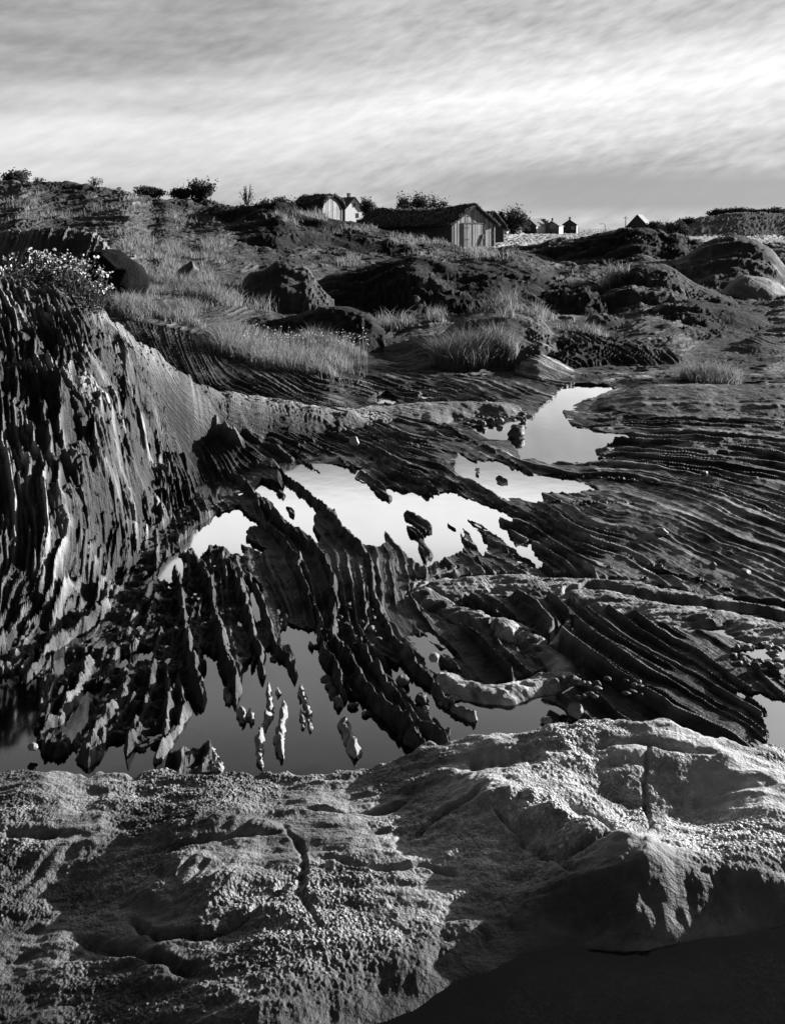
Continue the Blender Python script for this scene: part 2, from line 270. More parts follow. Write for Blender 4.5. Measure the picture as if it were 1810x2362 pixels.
fe('smooth_slab', [(1165,885,11.4),(1195,845,11.6),(1240,824,11.7),(1290,836,11.6),(1340,868,11.3),(1375,892,11)], 1.0, 1., .26, 1.8, .13, k=.3, slope=.3, per=14, amp=.012, label='smooth pale rock slab at the head of the white pool', rough=.02)
fe('right_swell', [(1280,960,9.4),(1330,935,9.5),(1400,912,9.6),(1470,897,9.6),(1600,890,9.6),(1700,893,9.6),(1810,888,9.6),(2000,880,9.6),(2600,880,9.6)], 1.5, 1.0, .2, 1.8, .045, amp=.0, phi='fan', rough=.03)
fe('far_hill', [(1500,528,250),(1570,514,250),(1600,503,250),(1650,495,250),(1700,491,250),(1750,488,250),(1810,489,250),(2000,484,250),(2400,500,250),(2900,524,250)], 60, 60, 4.5, 1.6, .021, veg=.2, amp=.5, per=6, label='dark wooded ridge on the horizon at the far right', rough=.12)
NF = len(FE)
ZG = ZG-.22*(1-sstep(2.7, 3.0, YY))
Z = ZG.copy(); SD = SD-.004; lift = .022+.045*sstep(0.05, .6, SD)+.022*fbm(XX*1.3, YY*1.3, 2.2, 3)*sstep(.02, .3, SD)
NZ = np.where(SD < 0, np.maximum(-.16, SD*.7), np.maximum(lift, .012))
nb = 1-sstep(10.2, 11.8, YY)
Z = Z*(1-nb)+nb*(Z+NZ)
Z = np.where((SD < 0) & (YY < 11.25) & (YY > 2.9), np.minimum(Z, Zw-.012+np.maximum(SD*.7, -.15)), Z)
IDX = np.full(XX.shape, -1, np.int16); TONE = np.full(XX.shape, .05, np.float32); VEG = np.ones(XX.shape, np.float32)*sstep(9.3, 10.6, YY)
AMP = np.zeros(XX.shape, np.float32); PHW = np.zeros(XX.shape, np.int16)
bank = sstep(-.03, .38, SD)
for i, f in enumerate(FE):
    p = f['pts']; lo, hi = p[:, 0].min(), p[:, 0].max()
    m = (UU > lo-1) & (UU < hi+1) & (YY > p[:, 2].min()*.55) & (YY < p[:, 2].max()*1.6)
    u, Y = UU[m], YY[m]
    cpy = smooth_interp(u, p[:, 0], p[:, 1]); cY = smooth_interp(u, p[:, 0], p[:, 2], 30)
    wig = fbm(u*.007, Y*.3/np.mean(p[:, 2])*4, 30.+i, 3)
    cY = cY*(1+.006*wig); zc = -(cpy-HY)/F*cY+f['rough']*.03*cY*fbm(u*.011, i*3.3, 1., 3)/2
    wv = lambda q: smooth_interp(u, [a for a, b in q], [b for a, b in q]) if isinstance(q, list) else q
    wf, wb, dr, pp = wv(f['wf']), wv(f['wb']), wv(f['drop']), wv(f['p'])
    if i == 0: T0 = np.full(XX.shape, 9.); T0[m] = Y-cY
    t = Y-cY; d = np.where(t < 0, -t/wf, t/wb); gd = np.minimum(d, 1)**pp
    if i == 0:                                  # a capped edge above a steep scarp and a flat floor, right of the ribbed mass
        wq = sstep(295, 380, u)*(t < 0); gd = gd*(1-wq)+wq*(.06*sstep(0, .12, d)+.66*sstep(.09, .34, d)+.28*np.clip((d-.34)/.66, 0, 1))
    zf = zc-dr*gd-dr*np.maximum(d-1, 0)*1.2
    ym = np.mean(p[:, 2]); far = 0. if ym < 11 else .25 if ym > 200 else 1.
    sh = fbm(XX[m]*5/ym, Y*4/ym, 70.+i, 4, .42); rg = 1-2.6*np.abs(fbm(XX[m]*2.8/ym+3, Y*10/ym, 90.+i, 4))
    zf = zf+(f['rough']*.3*dr*sh+far*(.26*dr*sh+.16*dr*rg+.08*dr*(1-2.4*np.abs(fbm(XX[m]*7/ym, Y*17/ym, 95.+i, 3)))))*sstep(-.1, .5, d)+far*.05*dr*sh
    zo = Z[m]; b = np.where(Y < 11.5, bank[m], 1.); zf = np.where(b < 1, np.minimum(zf, Zw-.05+(zf-Zw+.05)*b), zf)
    k = .012*np.mean(p[:, 2])**.8
    Z[m] = smax(zf, zo, k*.6); win = zf > zo
    q = IDX[m]; q[win] = i; IDX[m] = q
    q = TONE[m]; q[win] = f['tone']; TONE[m] = q
    q = VEG[m]; q[win] = f['veg']; VEG[m] = q
    q = AMP[m]; q[win] = f['amp']; AMP[m] = q
# ------------------------------------------------------------------ bedding field: guide curves of equal layer number
GUIDE = [
 (0, [(-80,690),(-20,900),(20,1100),(30,1250),(-30,1400),(-120,1550)]),
 (4, [(30,680),(100,850),(150,1000),(190,1150),(185,1300),(120,1420),(30,1550)]),
 (7, [(100,680),(200,850),(260,1000),(300,1150),(295,1300),(225,1450),(90,1660)]),
 (10, [(170,700),(275,860),(325,990),(375,1120),(392,1230),(362,1400),(295,1560),(185,1720)]),
 (13, [(330,900),(380,1020),(430,1150),(460,1280),(470,1400),(440,1560),(380,1720)]),
 (16, [(430,1000),(480,1120),(520,1220),(545,1320),(580,1420),(610,1520),(622,1620),(605,1770)]),
 (20, [(514,1079),(593,1139),(650,1236),(690,1300),(714,1364),(737,1430),(750,1504),(790,1582),(830,1700)]),
 (23, [(560,1090),(640,1160),(721,1261),(755,1310),(768,1380),(785,1490),(832,1560),(911,1636),(986,1718)]),
 (27, [(490,965),(553,1028),(650,1086),(732,1150),(793,1221),(839,1264),(857,1300),(861,1350),(875,1407),(936,1496),(1000,1560),(1100,1680)]),
 (31, [(470,905),(600,1000),(740,1080),(850,1150),(960,1230),(1010,1320),(1100,1430),(1200,1530),(1320,1620),(1450,1720)]),
 (36, [(480,895),(620,960),(760,1030),(900,1110),(1050,1190),(1180,1270),(1260,1310),(1400,1420),(1560,1520),(1760,1640)]),
 (40, [(560,905),(700,960),(850,1020),(1000,1090),(1150,1170),(1300,1260),(1420,1310),(1600,1430),(1800,1580)]),
 (44, [(700,940),(850,975),(1000,1030),(1120,1080),(1250,1130),(1400,1190),(1560,1250),(1700,1320),(1850,1390)]),
 (48, [(900,965),(1000,985),(1100,1020),(1240,1075),(1400,1090),(1550,1120),(1700,1170),(1850,1225)]),
 (52, [(1370,1045),(1500,1045),(1650,1060),(1810,1090)]),
 (56, [(1370,1000),(1500,1000),(1650,1005),(1810,1020)]),
 (60, [(1300,940),(1450,930),(1600,930),(1810,935)]),
]
gp_ = [(x, y, v) for v, l in GUIDE for x, y in l]
gp_ = np.array(gp_, float); pf = tps_fit(gp_[:, :2]/400, gp_[:, 2], 4e-3)
pgx = np.arange(-400, 2300, 20.0); pgy = np.arange(560, 1900, 20.0)
PG = tps_eval(pf, *np.meshgrid(pgx/400, pgy/400))
VV = HY-F*Z/YY                                   # where each point of the smooth ground would show
PHI = bil(PG, -400, 20, 560, 20, np.clip(UU, -380, 2280), VV)
nearw = 1-sstep(10.3, 11.6, YY)
fan = np.ones(XX.shape, bool)
for i, f in enumerate(FE):
    if f['phi'] != 'fan': fan &= ~((IDX == i))
fan &= (YY < 11.2)
FW = nearw*fan
rest = ~fan
cr = np.zeros(XX.shape)
for i, f in enumerate(FE):
    if f['phi'] == 'fan': continue
    m = IDX == i; p = f['pts']
    if not m.any(): continue
    c = smooth_interp(UU[m], p[:, 0], p[:, 1])
    lens = fbm(UU[m]*.004, VV[m]*.012, 11.+i, 3)*18
    PHI[m] = (VV[m]-f['k']*c+f['slope']*-UU[m]*1.0+lens)/f['per']+i*17.3
m = (IDX < 0) & (YY >= 11.2)
PHI[m] = (VV[m]+.12*UU[m]+fbm(UU[m]*.004, VV[m]*.01, 5., 3)*25)/9.
LO = IDX == 0
ed = smooth_interp(VV, [780, 900, 1000, 1100, 1200, 1340], [300, 335, 358, 372, 378, 352], 20)+14*fbm(VV*.02, 3., 3., 3)
wL = LO*(1-sstep(0, 50, UU-ed))
fine = fbm(XX*3.1, YY*3.1, .5, 4)
rgt = sstep(900, 1150, UU)*(YY < 11.4)*(~LO)
wphi = PHI+(wL*.65+(1-wL)*(.22-.10*rgt))*fine+.5*fbm(XX*.9, YY*.9, 6., 2)
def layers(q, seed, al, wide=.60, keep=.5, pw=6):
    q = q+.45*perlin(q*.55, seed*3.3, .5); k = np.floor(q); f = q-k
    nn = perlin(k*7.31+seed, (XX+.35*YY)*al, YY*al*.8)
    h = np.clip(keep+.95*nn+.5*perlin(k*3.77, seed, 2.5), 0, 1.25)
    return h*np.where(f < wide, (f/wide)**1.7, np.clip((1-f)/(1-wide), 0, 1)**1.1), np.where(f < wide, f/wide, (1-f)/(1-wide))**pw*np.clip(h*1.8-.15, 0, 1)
def cells(a, b, seed):
    """cellular noise: distance to the border between cells, and a random value per cell"""
    ia, ib = np.floor(a).astype(int), np.floor(b).astype(int); f1 = np.full(a.shape, 9.); f2 = f1.copy(); v = np.zeros(a.shape)
    for p in (-1, 0, 1):
        for q in (-1, 0, 1):
            h = PERM[(PERM[(ia+p+seed) & 255]+ib+q) & 255]; h2 = PERM[(h+91) & 255]
            d = (ia+p+.15+.7*h/255.-a)**2+(ib+q+.15+.7*h2/255.-b)**2; lt = d < f1
            f2 = np.where(lt, f1, np.minimum(f2, d)); v = np.where(lt, PERM[(h2+57) & 255]/255., v); f1 = np.where(lt, d, f1)
    return np.sqrt(f2)-np.sqrt(f1), v
al_ = np.where(YY < 11.4, wL*3.6+(1-wL)*(1.0-.35*rgt), 14./YY)
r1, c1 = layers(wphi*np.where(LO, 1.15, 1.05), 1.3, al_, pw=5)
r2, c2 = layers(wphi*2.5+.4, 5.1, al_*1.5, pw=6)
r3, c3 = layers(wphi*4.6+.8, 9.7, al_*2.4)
along = XX-YY*1.2
e1_, v1 = cells(wphi*.75, along*np.where(LO, 5.0, np.where(YY < 11.4, 2.2, 25./YY)), 3)
e2_, v2 = cells(wphi*1.9+7, along*np.where(LO, 11., np.where(YY < 11.4, 6., 60./YY)), 11)
brk = .45*(v1-.5)+.25*(v2-.5)-.25*np.clip(1-e1_*7, 0, 1)-.12*np.clip(1-e2_*6, 0, 1)
STR = (.50+.04*LO)*r1+(.38-.04*rgt)*r2+(.13-.11*rgt)*r3-.38+np.where(YY > 11.4, .28, wL*.75+(1-wL)*(.10+.2*sstep(620, 480, UU))*(1-.7*rgt))*brk
MOD = np.clip(.85+.7*fbm(XX*.8, YY*.8, 12., 3), .25, 1.6)
TONE = np.where((IDX < 0) & (YY < 11.2), .020, TONE)
def blur(a):
    for ax in (0, 1): a = .25*np.roll(a, 1, ax)+.5*a+.25*np.roll(a, -1, ax)
    return a
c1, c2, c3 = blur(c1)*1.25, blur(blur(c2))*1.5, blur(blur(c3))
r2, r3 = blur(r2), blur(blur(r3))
RIM_LIT = np.clip(1.0*c1+.6*c2+.4*c3*(1-rgt), 0, 1)  # pale crests: sunlit rims painted into the tone, grooves left near black
TONE = np.where(YY < 11.3, TONE*(.55+.35*v1)*(1-.45*rgt)*(1-.45*LO)+(.17+.17*LO+.15*rgt)*RIM_LIT*np.clip(.45+1.3*fine, .1, 1)*(1-.55*sstep(1330, 1420, VV)*sstep(1000, 1100, UU)), TONE*(.7+4.*RIM_LIT*np.clip(.45+1.2*fbm(XX*8/YY, YY*8/YY, 44., 3), .0, 1)))
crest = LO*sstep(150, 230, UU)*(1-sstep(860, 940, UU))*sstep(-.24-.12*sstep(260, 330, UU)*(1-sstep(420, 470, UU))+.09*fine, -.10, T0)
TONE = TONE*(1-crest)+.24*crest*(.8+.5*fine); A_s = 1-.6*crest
# amplitude of the bedding relief
A = np.where(FW > 0, (.082+.03*rgt)*FW, AMP*2.2)
A = np.where(LO, (.10+.09*wL)*(.35+.65*sstep(-.05, -.5, T0)), A)
for i, f in enumerate(FE):
    if f['name'] in ('slab_band',): A = np.where(IDX == i, .008, A)
    if f['name'] in ('right_swell',): A = np.where(IDX == i, .055, A)
# the middle strip of the left rock is a smooth slab between two ribs, its shade darkened into the tone
smo = sstep(360, 420, UU)*(1-sstep(560, 640, UU-(VV-900)*.9+40))*sstep(840, 900, VV)*(1-sstep(1050, 1120, VV))
A = A*(1-.45*smo*LO)*A_s
A = A*np.where(YY < 11, sstep(-.10, .10, SD)*.75+.25*(SD > -.02), 1)
A = np.where((IDX < 0) & (YY >= 10.6), .07*YY/12, A)*sstep(2.75, 3.0, YY)
Z = Z+A*STR*MOD
flo = Zw+.004+.010*sstep(.0, .16, SD)+.006*fine
Z = np.where((YY < 11) & (YY > 3) & (SD > 0), smax(Z, flo, .004), Z)
Z = Z+np.where(LO, (.09*fbm(XX*2.4, YY*2.0, 3.3, 4)+.042*fbm(XX*9, YY*7, 8.8, 4))*(.3+.7*A_s)*(.4+.6*sstep(-.05, -.5, T0))*(.25+.75*wL), 0)
TONE = np.where(LO, TONE*(1-.45*smo)*(1-.55*(1-wL)*(1-crest)), TONE)  # shade of the slab and trough painted as darker tone
# the ribbed mass at the left breaks off along an edge; to its right a trough climbs to a bright straight rib
ra = smooth_interp(VV, [860, 892, 952, 1028, 1090], [400, 428, 480, 556, 640], 10)
tq = np.clip((UU-ed)/np.maximum(ra-ed, 30), 0, 1); inv = (YY < 8.5)*sstep(830, 900, VV)*(1-sstep(1090, 1180, VV))*(IDX <= 0)*(YY > 4)
Z = Z+inv*np.where(UU < ra, -.13*sstep(0, .30, tq)*(1-tq)**.8+.06*tq*(UU > ed), .06*(1-sstep(0, 1, (UU-ra)/26))-.05*sstep(0, 1, (UU-ra)/30)*(1-sstep(30, 160, UU-ra)))
lump_l = sstep(640, 470, UU)*sstep(1080, 1220, VV)*(YY > 3.1)*(YY < 6.5)*(SD > -.05)
LUMP = lump_l*(.035*np.maximum(fbm(XX*8, YY*8, 61., 4)+.1, -.2)+.008*np.clip(v2-.45, -.3, 1)+.012*fbm(XX*30, YY*30, 62., 2))
Z = Z+LUMP*(SD > 0)
Z = Z+np.where(LO, crest*(.04*fbm(XX*5, YY*5, 31., 4)-.03*np.clip(1-e1_*9, 0, 1)), 0)
Z = Z+np.where((YY < 11.4) & ~LO, .010*fbm(XX*7, YY*7, 13.3, 4), 0)
# ------------------------------------------------------------------ named ribs and veins, traced on the ground: points, half width, height, tone, edge softness
RIB = [
 ([(490,960),(553,1026),(596,1069),(650,1084),(700,1119),(732,1148),(771,1187),(793,1219),(839,1262),(857,1298),(861,1348),(875,1405),(903,1448),(936,1494),(975,1534),(1000,1558),(1037,1600)], .05, .10, .075),
 ([(514,1077),(553,1094),(593,1137),(607,1198),(650,1234),(686,1284),(696,1327),(714,1362),(736,1409),(739,1462),(753,1502),(780,1536),(797,1582)], .05, .10, .07),
 ([(593,1137),(636,1188),(682,1227),(721,1259),(750,1291),(768,1334),(771,1419),(768,1462),(796,1498),(821,1527),(832,1558),(868,1598),(911,1634),(946,1666),(984,1712)], .055, .13, .07),
 ([(836,1319),(839,1380),(846,1423),(829,1480),(850,1512),(879,1541),(904,1577),(929,1609),(961,1644),(1000,1666),(1032,1692)], .038, .085, .07),
 ([(430,1270),(470,1300),(490,1360),(500,1430),(520,1500),(545,1560),(548,1590)], .06, .11, .07),
 ([(500,1275),(535,1310),(560,1370),(578,1430),(600,1490),(606,1535)], .045, .10, .07),
 ([(560,1290),(600,1360),(625,1440),(640,1480),(668,1500),(682,1540)], .04, .08, .07),
 ([(400,1290),(420,1370),(430,1450),(445,1530),(464,1602)], .05, .10, .07),
 ([(215,1490),(180,1580),(140,1620),(85,1685)], .055, .08, .12),
 ([(250,1380),(190,1430),(120,1470),(60,1550)], .05, .09, .10),
 ([(120,1518),(100,1560),(90,1600)], .03, .06, .12),
 ([(330,1540),(280,1590),(230,1650),(200,1730)], .08, .10, .11),
 ([(360,1530),(330,1620),(290,1710)], .05, .10, .10),
 ([(380,1525),(395,1600),(380,1680)], .04, .09, .09),
 ([(405,1540),(430,1610),(405,1660),(360,1722)], .04, .08, .14),
 # pale vein: upper band, hook and tail
 ([(965,1350),(1000,1338),(1060,1335),(1130,1330),(1200,1328),(1300,1334),(1400,1340),(1480,1350),(1560,1365),(1640,1375),(1720,1390),(1830,1410),(1950,1430)], .15, .13, .24, 5),
 ([(1330,1352),(1400,1362),(1500,1388),(1600,1398),(1700,1415),(1830,1440),(1950,1460)], .15, .11, .26, 5),
 ([(972,1345),(1000,1368),(1040,1388),(1080,1402),(1120,1415),(1150,1422)], .085, .13, .24, 5),
 ([(1148,1428),(1185,1436),(1216,1444)], .095, .16, .32, 5),
 ([(1205,1450),(1240,1468),(1270,1490),(1296,1512),(1300,1530),(1280,1545),(1250,1554),(1210,1563),(1160,1574),(1110,1574),(1070,1560),(1040,1547),(1015,1534)], .080, .115, .28, 5),
 ([(1270,1468),(1295,1440),(1308,1420),(1314,1408)], .03, .09, .26, 4),
 ([(960,1350),(968,1335),(990,1318),(1030,1302),(1050,1288)], .035, .09, .26, 4),
 # lines of the right hand beds
 ([(1245,1137),(1340,1150),(1450,1180),(1560,1215),(1700,1270),(1830,1320)], .04, .06, .055),
 ([(1310,1140),(1400,1150),(1500,1160),(1640,1190),(1750,1215),(1850,1245)], .04, .06, .055),
 ([(1270,1082),(1360,1088),(1460,1100),(1600,1122),(1690,1150),(1780,1178),(1860,1200)], .05, .075, .055),
 ([(1371,1042),(1450,1044),(1560,1040),(1660,1045),(1780,1058)], .045, .06, .055),
 ([(1410,1022),(1480,1015),(1600,1012),(1740,1030)], .045, .055, .055),
 ([(1390,1245),(1470,1275),(1560,1305),(1650,1330),(1720,1352)], .03, .05, .055),
 ([(1290,1235),(1380,1280),(1440,1302),(1500,1318)], .03, .05, .055),
 ([(1240,1250),(1300,1300),(1320,1310)], .03, .05, .055),
 ([(1105,1205),(1150,1235),(1200,1285),(1240,1310)], .04, .06, .06),
 ([(1060,1210),(1085,1255),(1115,1290),(1140,1305)], .03, .055, .06),
 ([(500,905),(620,985),(700,1050),(740,1076)], .03, .06, .06),
 ([(560,915),(680,990),(780,1045),(820,1075)], .03, .06, .06),
 ([(640,930),(780,1000),(900,1070),(1000,1130)], .035, .06, .06),
 ([(1000,970),(1060,995),(1120,1020),(1180,1055),(1230,1080)], .05, .085, .05),
 ([(1050,1098),(1100,1128),(1160,1160),(1220,1185)], .04, .07, .05),
]
ribz = np.full(XX.shape, -9.0); 
for i, (pl, hw, H, tn, *pw) in enumerate(RIB):
    pw = pw[0] if pw else 1.9
    if tn < .0605 and pl[0][0] > 490: hw, H = hw*.55, H*.8
    P = np.array([to_world(a, b, -1.94) for a, b in pl])
    m = (XX > P[:, 0].min()-hw*2.5) & (XX < P[:, 0].max()+hw*2.5) & (YY > P[:, 1].min()-hw*2.5) & (YY < P[:, 1].max()+hw*2.5)
    if not m.any(): continue
    x_, y_ = XX[m], YY[m]
    jk = .8 if pw < 3 else .5; d, t, s = dist_line(x_+jx[m]*jk, y_+jy[m]*jk*.7, P)
    w = hw*((.8+.5*fbm(t*len(pl)*2.2, i*3.7, 2., 2)) if pw < 3 else 1+.25*fbm(t*len(pl)*.7, i*3.7, 2., 2))*np.clip(np.minimum(t, 1-t)*14+.45, 0, 1)
    w = np.maximum(w, .006)
    h = .62*H*(.95+(.30 if pw < 3 else .12)*fbm(t*len(pl)*2.1, i*5.1, 4., 3))*np.clip(np.minimum(t, 1-t)*10+.5, 0, 1)
    w = w*.72 if pw < 3 else w; z = Zw-.10+(h+.10)*(1-np.clip(d/w, 0, 2.2)**1.35*.5)+(.012 if pw < 3 else .02)*fbm(x_*9, y_*9, 1.+i, 4)+.007*fbm(x_*26, y_*26, 2.+i, 3)+(.45 if pw < 3 else .1)*(A*STR*MOD)[m]+(.010*(v2[m]-.5)+.008*(v1[m]-.5)+.7*LUMP[m] if pw < 3 else 0)
    zo = Z[m]; base = np.minimum(np.maximum(zo-Zw, 0)*.7, .022)
    z = np.where(d < 2.2*w, z+base, -9)
    if pw > 3: z = np.where(d < 2.2*w, Zw-.06+(.42*H+.045)*(1-np.clip(d/w, 0, 2.2)**2.2*.45)+.016*fbm(x_*5, y_*9, 3.+i, 5)+.010*(fbm(x_*4, y_*22, 3.+i, 3))+.004*fbm(x_*30, y_*50, 3.+i, 2), -9)
    win = (z > zo) if pw < 3 else (z > zo) | (d < .95*w)
    Z[m] = np.where(win, z, zo) if pw < 3 else np.where(d < 1.2*w, zo+(z-zo)*sstep(1.2, .85, d/w), np.maximum(z, zo))
    q = TONE[m]; q[win] = (tn*np.clip(.75+.9*fbm(x_*7, y_*7, 6.+i, 4)+.5*(RIM_LIT[m]-.3), .25, 1.6))[win]; TONE[m] = q
def hit0(u, v):
    j = int(np.clip(np.searchsorted(U, u), 0, NCL-1)); k = np.nonzero((Z[:, j] >= -(v-HY)/F*YR) & (YR > 3.2))[0]; return float(YR[k[0]])
for pl, hw, H, tn in [([(428,892),(480,952),(520,995),(556,1028)], .045, .10, .20), ([(462,893),(540,925),(640,950),(740,965),(850,968)], .05, .05, .17), ([(560,985),(640,1040),(700,1075)], .03, .05, .08), ([(470,910),(560,975),(640,1020)], .03, .05, .08), ([(330,905),(370,960),(400,1020),(440,1080)], .04, .05, .06)]:
    P = np.array([((u-HX)/F*hit0(u, v), hit0(u, v)) for u, v in pl]); m = (XX > P[:, 0].min()-.3) & (XX < P[:, 0].max()+.3) & (YY > P[:, 1].min()-.3) & (YY < P[:, 1].max()+.3)
    d, t, s_ = dist_line(XX[m]+jx[m]*.6, YY[m]+jy[m]*.5, P); g_ = np.exp(-(d/hw)**2)*np.clip(np.minimum(t, 1-t)*10+.3, 0, 1)*(.8+.6*fbm(t*9, H*40, 3., 3))
    Z[m] += H*g_; TONE[m] = TONE[m]*(1-np.clip(g_, 0, 1)*.9)+tn*.9*np.clip(g_, 0, 1)  # lit edges of these ribs painted as paler tone
TONE = TONE.astype(np.float32)
# ------------------------------------------------------------------ foreground ledge with barnacles
Zn = -1.87                                       # level of the small near pool
FGP = [(-600,1.9,-1.9),(-600,2.6,-1.93),(-600,3.1,-1.97),
 (0,1780,3.05),(100,1900,2.75),(60,2000,2.55),(100,2100,2.4),(100,2300,2.12),(0,2360,2.05),(280,1850,2.85),(300,2050,2.45),(350,1785,3.03),
 (600,1793,3.0),(600,1870,2.76),(480,1930,2.6),(600,2000,2.45),(600,2150,2.2),(600,2350,1.94),(450,2250,2.1),
 (880,1772,2.98),(900,1850,2.78),(950,2000,2.44),(900,2150,2.2),(800,2300,2.0),
 (1070,1702,3.02),(1200,1693,3.0),(1150,1800,2.76),(1250,1870,2.58),(1100,1950,2.5),(1180,2020,2.4),(1400,1985,2.33),
 (1450,1672,3.0),(1370,1760,2.82),(1420,1850,2.66),(1560,1710,2.9),(1600,1850,2.66),(1560,1960,2.42),(1700,1930,2.46),(1760,1840,2.62),
 (1810,1735,2.95),(1900,1760,2.95),(1810,1990,2.36),(2300,1800,2.8),(2300,2000,2.3)]
Q = []
for a, b, c in FGP:
    if b > 10: Q.append((a, c, -(b-HY)/F*c))
    else: Q.append((a, b, c))
Q += [(600,1.4,-1.8),(1400,1.4,-1.78),(-600,1.2,-1.85),(2300,1.4,-1.75),(100,1.4,-1.88)]
Q = np.array(Q); ff = tps_fit(np.c_[Q[:, 0]/700, Q[:, 1]], Q[:, 2], 1e-4)
mf = (YY < 4.2); uf, Yf, Xf = UU[mf], YY[mf], XX[mf]
ug = np.arange(-2000, 4001, 40.0); yg = np.arange(.75, 4.3, .05)
fg = bil(tps_eval(ff, *np.meshgrid(ug/700, yg)), -2000, 40, .75, .05, uf, Yf)
fg = np.clip(fg, -2.02, -1.66)
cp = np.array([(-900,2.95),(0,3.05),(330,3.03),(546,3.0),(740,3.0),(850,2.99),(985,3.02),(1200,3.0),(1450,3.0),(1620,2.95),(1810,2.95),(2600,2.9)])
Yc = smooth_interp(uf, cp[:, 0], cp[:, 1])+.05*fbm(uf*.012, 3., 8., 3)
rt = sstep(700, 1300, uf)
def n3(s, o, seed, st=1.0): return fbm(Xf*s, Yf*s*st, seed, o)
# foliation: shallow lines running with the ledge
fol = PHF = (Yf*1.0-Xf*.10+.05*n3(2.2, 3, 3.))*16
fol_r = 1-np.minimum(np.abs(perlin(fol, Xf*1.5, 4.))*2.2, 1)
fg = fg+.022*n3(2.2, 3, 21.)+.010*n3(6, 3, 23., 2.6)+.006*(fol_r-.5)*(.5+.9*n3(2., 2, 6.))
lump = np.maximum(n3(13, 3, 31.), 0)**1.3
fg = fg+.002*lump
bar = np.clip(.45+1.3*n3(2.2, 4, 41.), 0, 1)
fg = fg+.0020*n3(22, 3, 42., 1.8)+.0022*(.25+1.*bar)*n3(58, 2, 43.)+.0030*(.25+1.*bar)*n3(108, 2, 44.)+.010*(1-2*np.abs(n3(3.2, 3, 47., 1.9)))*.6
def line_add(pl, hw, H, zr, pw=1.0, seed=0):
    global fg
    P = np.array([to_world(a, b, zr) for a, b in pl])
    m = (Xf > P[:, 0].min()-3*hw) & (Xf < P[:, 0].max()+3*hw) & (Yf > P[:, 1].min()-3*hw) & (Yf < P[:, 1].max()+3*hw)
    d, t, s = dist_line(Xf[m]+.012*n3(9, 3, 5.)[m], Yf[m]+.012*n3(9, 3, 7.)[m], P)
    fg[m] += H*np.exp(-(d/hw)**2*1.2)*np.clip(np.minimum(t, 1-t)*6+.2, 0, 1)*(.8+.5*fbm(t*9, seed, 2., 2))
line_add([(1060,1812),(1130,1812),(1200,1808),(1260,1842),(1330,1890),(1400,1935),(1480,1968),(1560,1985)], .07, .045, -1.76)
line_add([(985,1735),(1080,1790),(1160,1820)], .06, .02, -1.8)
line_add([(920,1905),(1000,1850),(1060,1828),(1130,1815)], .016, -.035, -1.80)
line_add([(1290,1830),(1370,1865),(1430,1915),(1450,1935)], .03, -.05, -1.77)
line_add([(390,1958),(450,1945),(520,1938),(600,1930),(650,1925)], .012, -.03, -1.88)
line_add([(350,1905),(450,1890),(560,1905),(640,1922)], .05, .03, -1.88)
line_add([(540,2130),(600,2085),(640,2060),(650,2030),(700,2010)], .009, -.03, -1.85)
line_add([(300,2075),(340,2110),(400,2140),(490,2150),(540,2130)], .012, -.035, -1.86)
line_add([(330,2060),(400,2000),(470,2020),(560,2060)], .10, .035, -1.86)
line_add([(0,1915),(80,1912),(140,1920)], .02, -.05, -1.93)
line_add([(0,1980),(120,2010),(260,2040)], .12, -.03, -1.93)
line_add([(700,1830),(800,1850),(900,1845),(960,1820)], .012, -.022, -1.86)
line_add([(1130,1830),(1200,1900),(1290,1960),(1330,2000)], .010, -.02, -1.77)
line_add([(760,1960),(860,1990),(980,1985),(1060,2010)], .010, -.018, -1.83)
line_add([(150,2140),(260,2170),(380,2230),(460,2300)], .016, -.03, -1.9)
line_add([(1500,1700),(1480,1760),(1500,1850),(1440,1900)], .008, -.018, -1.76)
line_add([(650,1880),(700,1960),(690,2060),(740,2160)], .010, -.018, -1.86)
line_add([(1250,1945),(1310,1955),(1370,1945),(1410,1945)], .012, -.03, -1.77)
line_add([(1340,1700),(1440,1690),(1540,1700),(1650,1715)], .016, -.025, -1.75)
line_add([(1075,1735),(1160,1740),(1250,1735)], .05, -.05, -1.80)
line_add([(1390,1760),(1450,1800),(1420,1850)], .05, -.02, -1.77)
d = ((Xf-to_world(1600,1835,-1.78)[0])/.30)**2+((Yf-2.66)/.16)**2
fg = fg-.05*np.exp(-d*1.3)
fg = np.where(Yf > Yc, fg-np.minimum((Yf-Yc)*2.2, .3)*sstep(0, .10, Yf-Yc)-(Yf-Yc)*.25, fg)
NP = [(640,2480),(800,2395),(880,2362),(950,2330),(1040,2270),(1130,2240),(1200,2205),(1300,2187),(1440,2190),(1560,2180),(1680,2160),(1810,2140),(1950,2120),(2150,2160),(2300,2400),(2300,3600),(600,3600)]
NPW = np.array([to_world(a, b, Zn) for a, b in NP])
sdn = sdf_poly(Xf+.5*jx[mf], Yf+.4*jy[mf], NPW)
bw_ = .145*(.95+.25*n3(3, 2, 55.)); sb = np.clip(sdn/bw_, 0, 1)
bk = Zn+(np.maximum(fg, Zn+.02)-Zn)*sb+(.012*n3(8, 3, 61.)+.006*n3(22, 3, 63., .6))*4*sb*(1-sb)
fg = np.where(sdn > 0, np.where(sdn < bw_, bk, fg), Zn+np.maximum(sdn*.9, -.2)+.02*n3(6, 3, 62.)*np.clip(-sdn*12, 0, 1))
zo = Z[mf]; win = (fg > zo)
Z[mf] = np.where(win, fg, zo)
q = IDX[mf]; q[win] = 99; IDX[mf] = q
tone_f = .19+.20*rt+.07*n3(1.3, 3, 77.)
tone_f = tone_f*(1-.35*sstep(300, -100, uf))
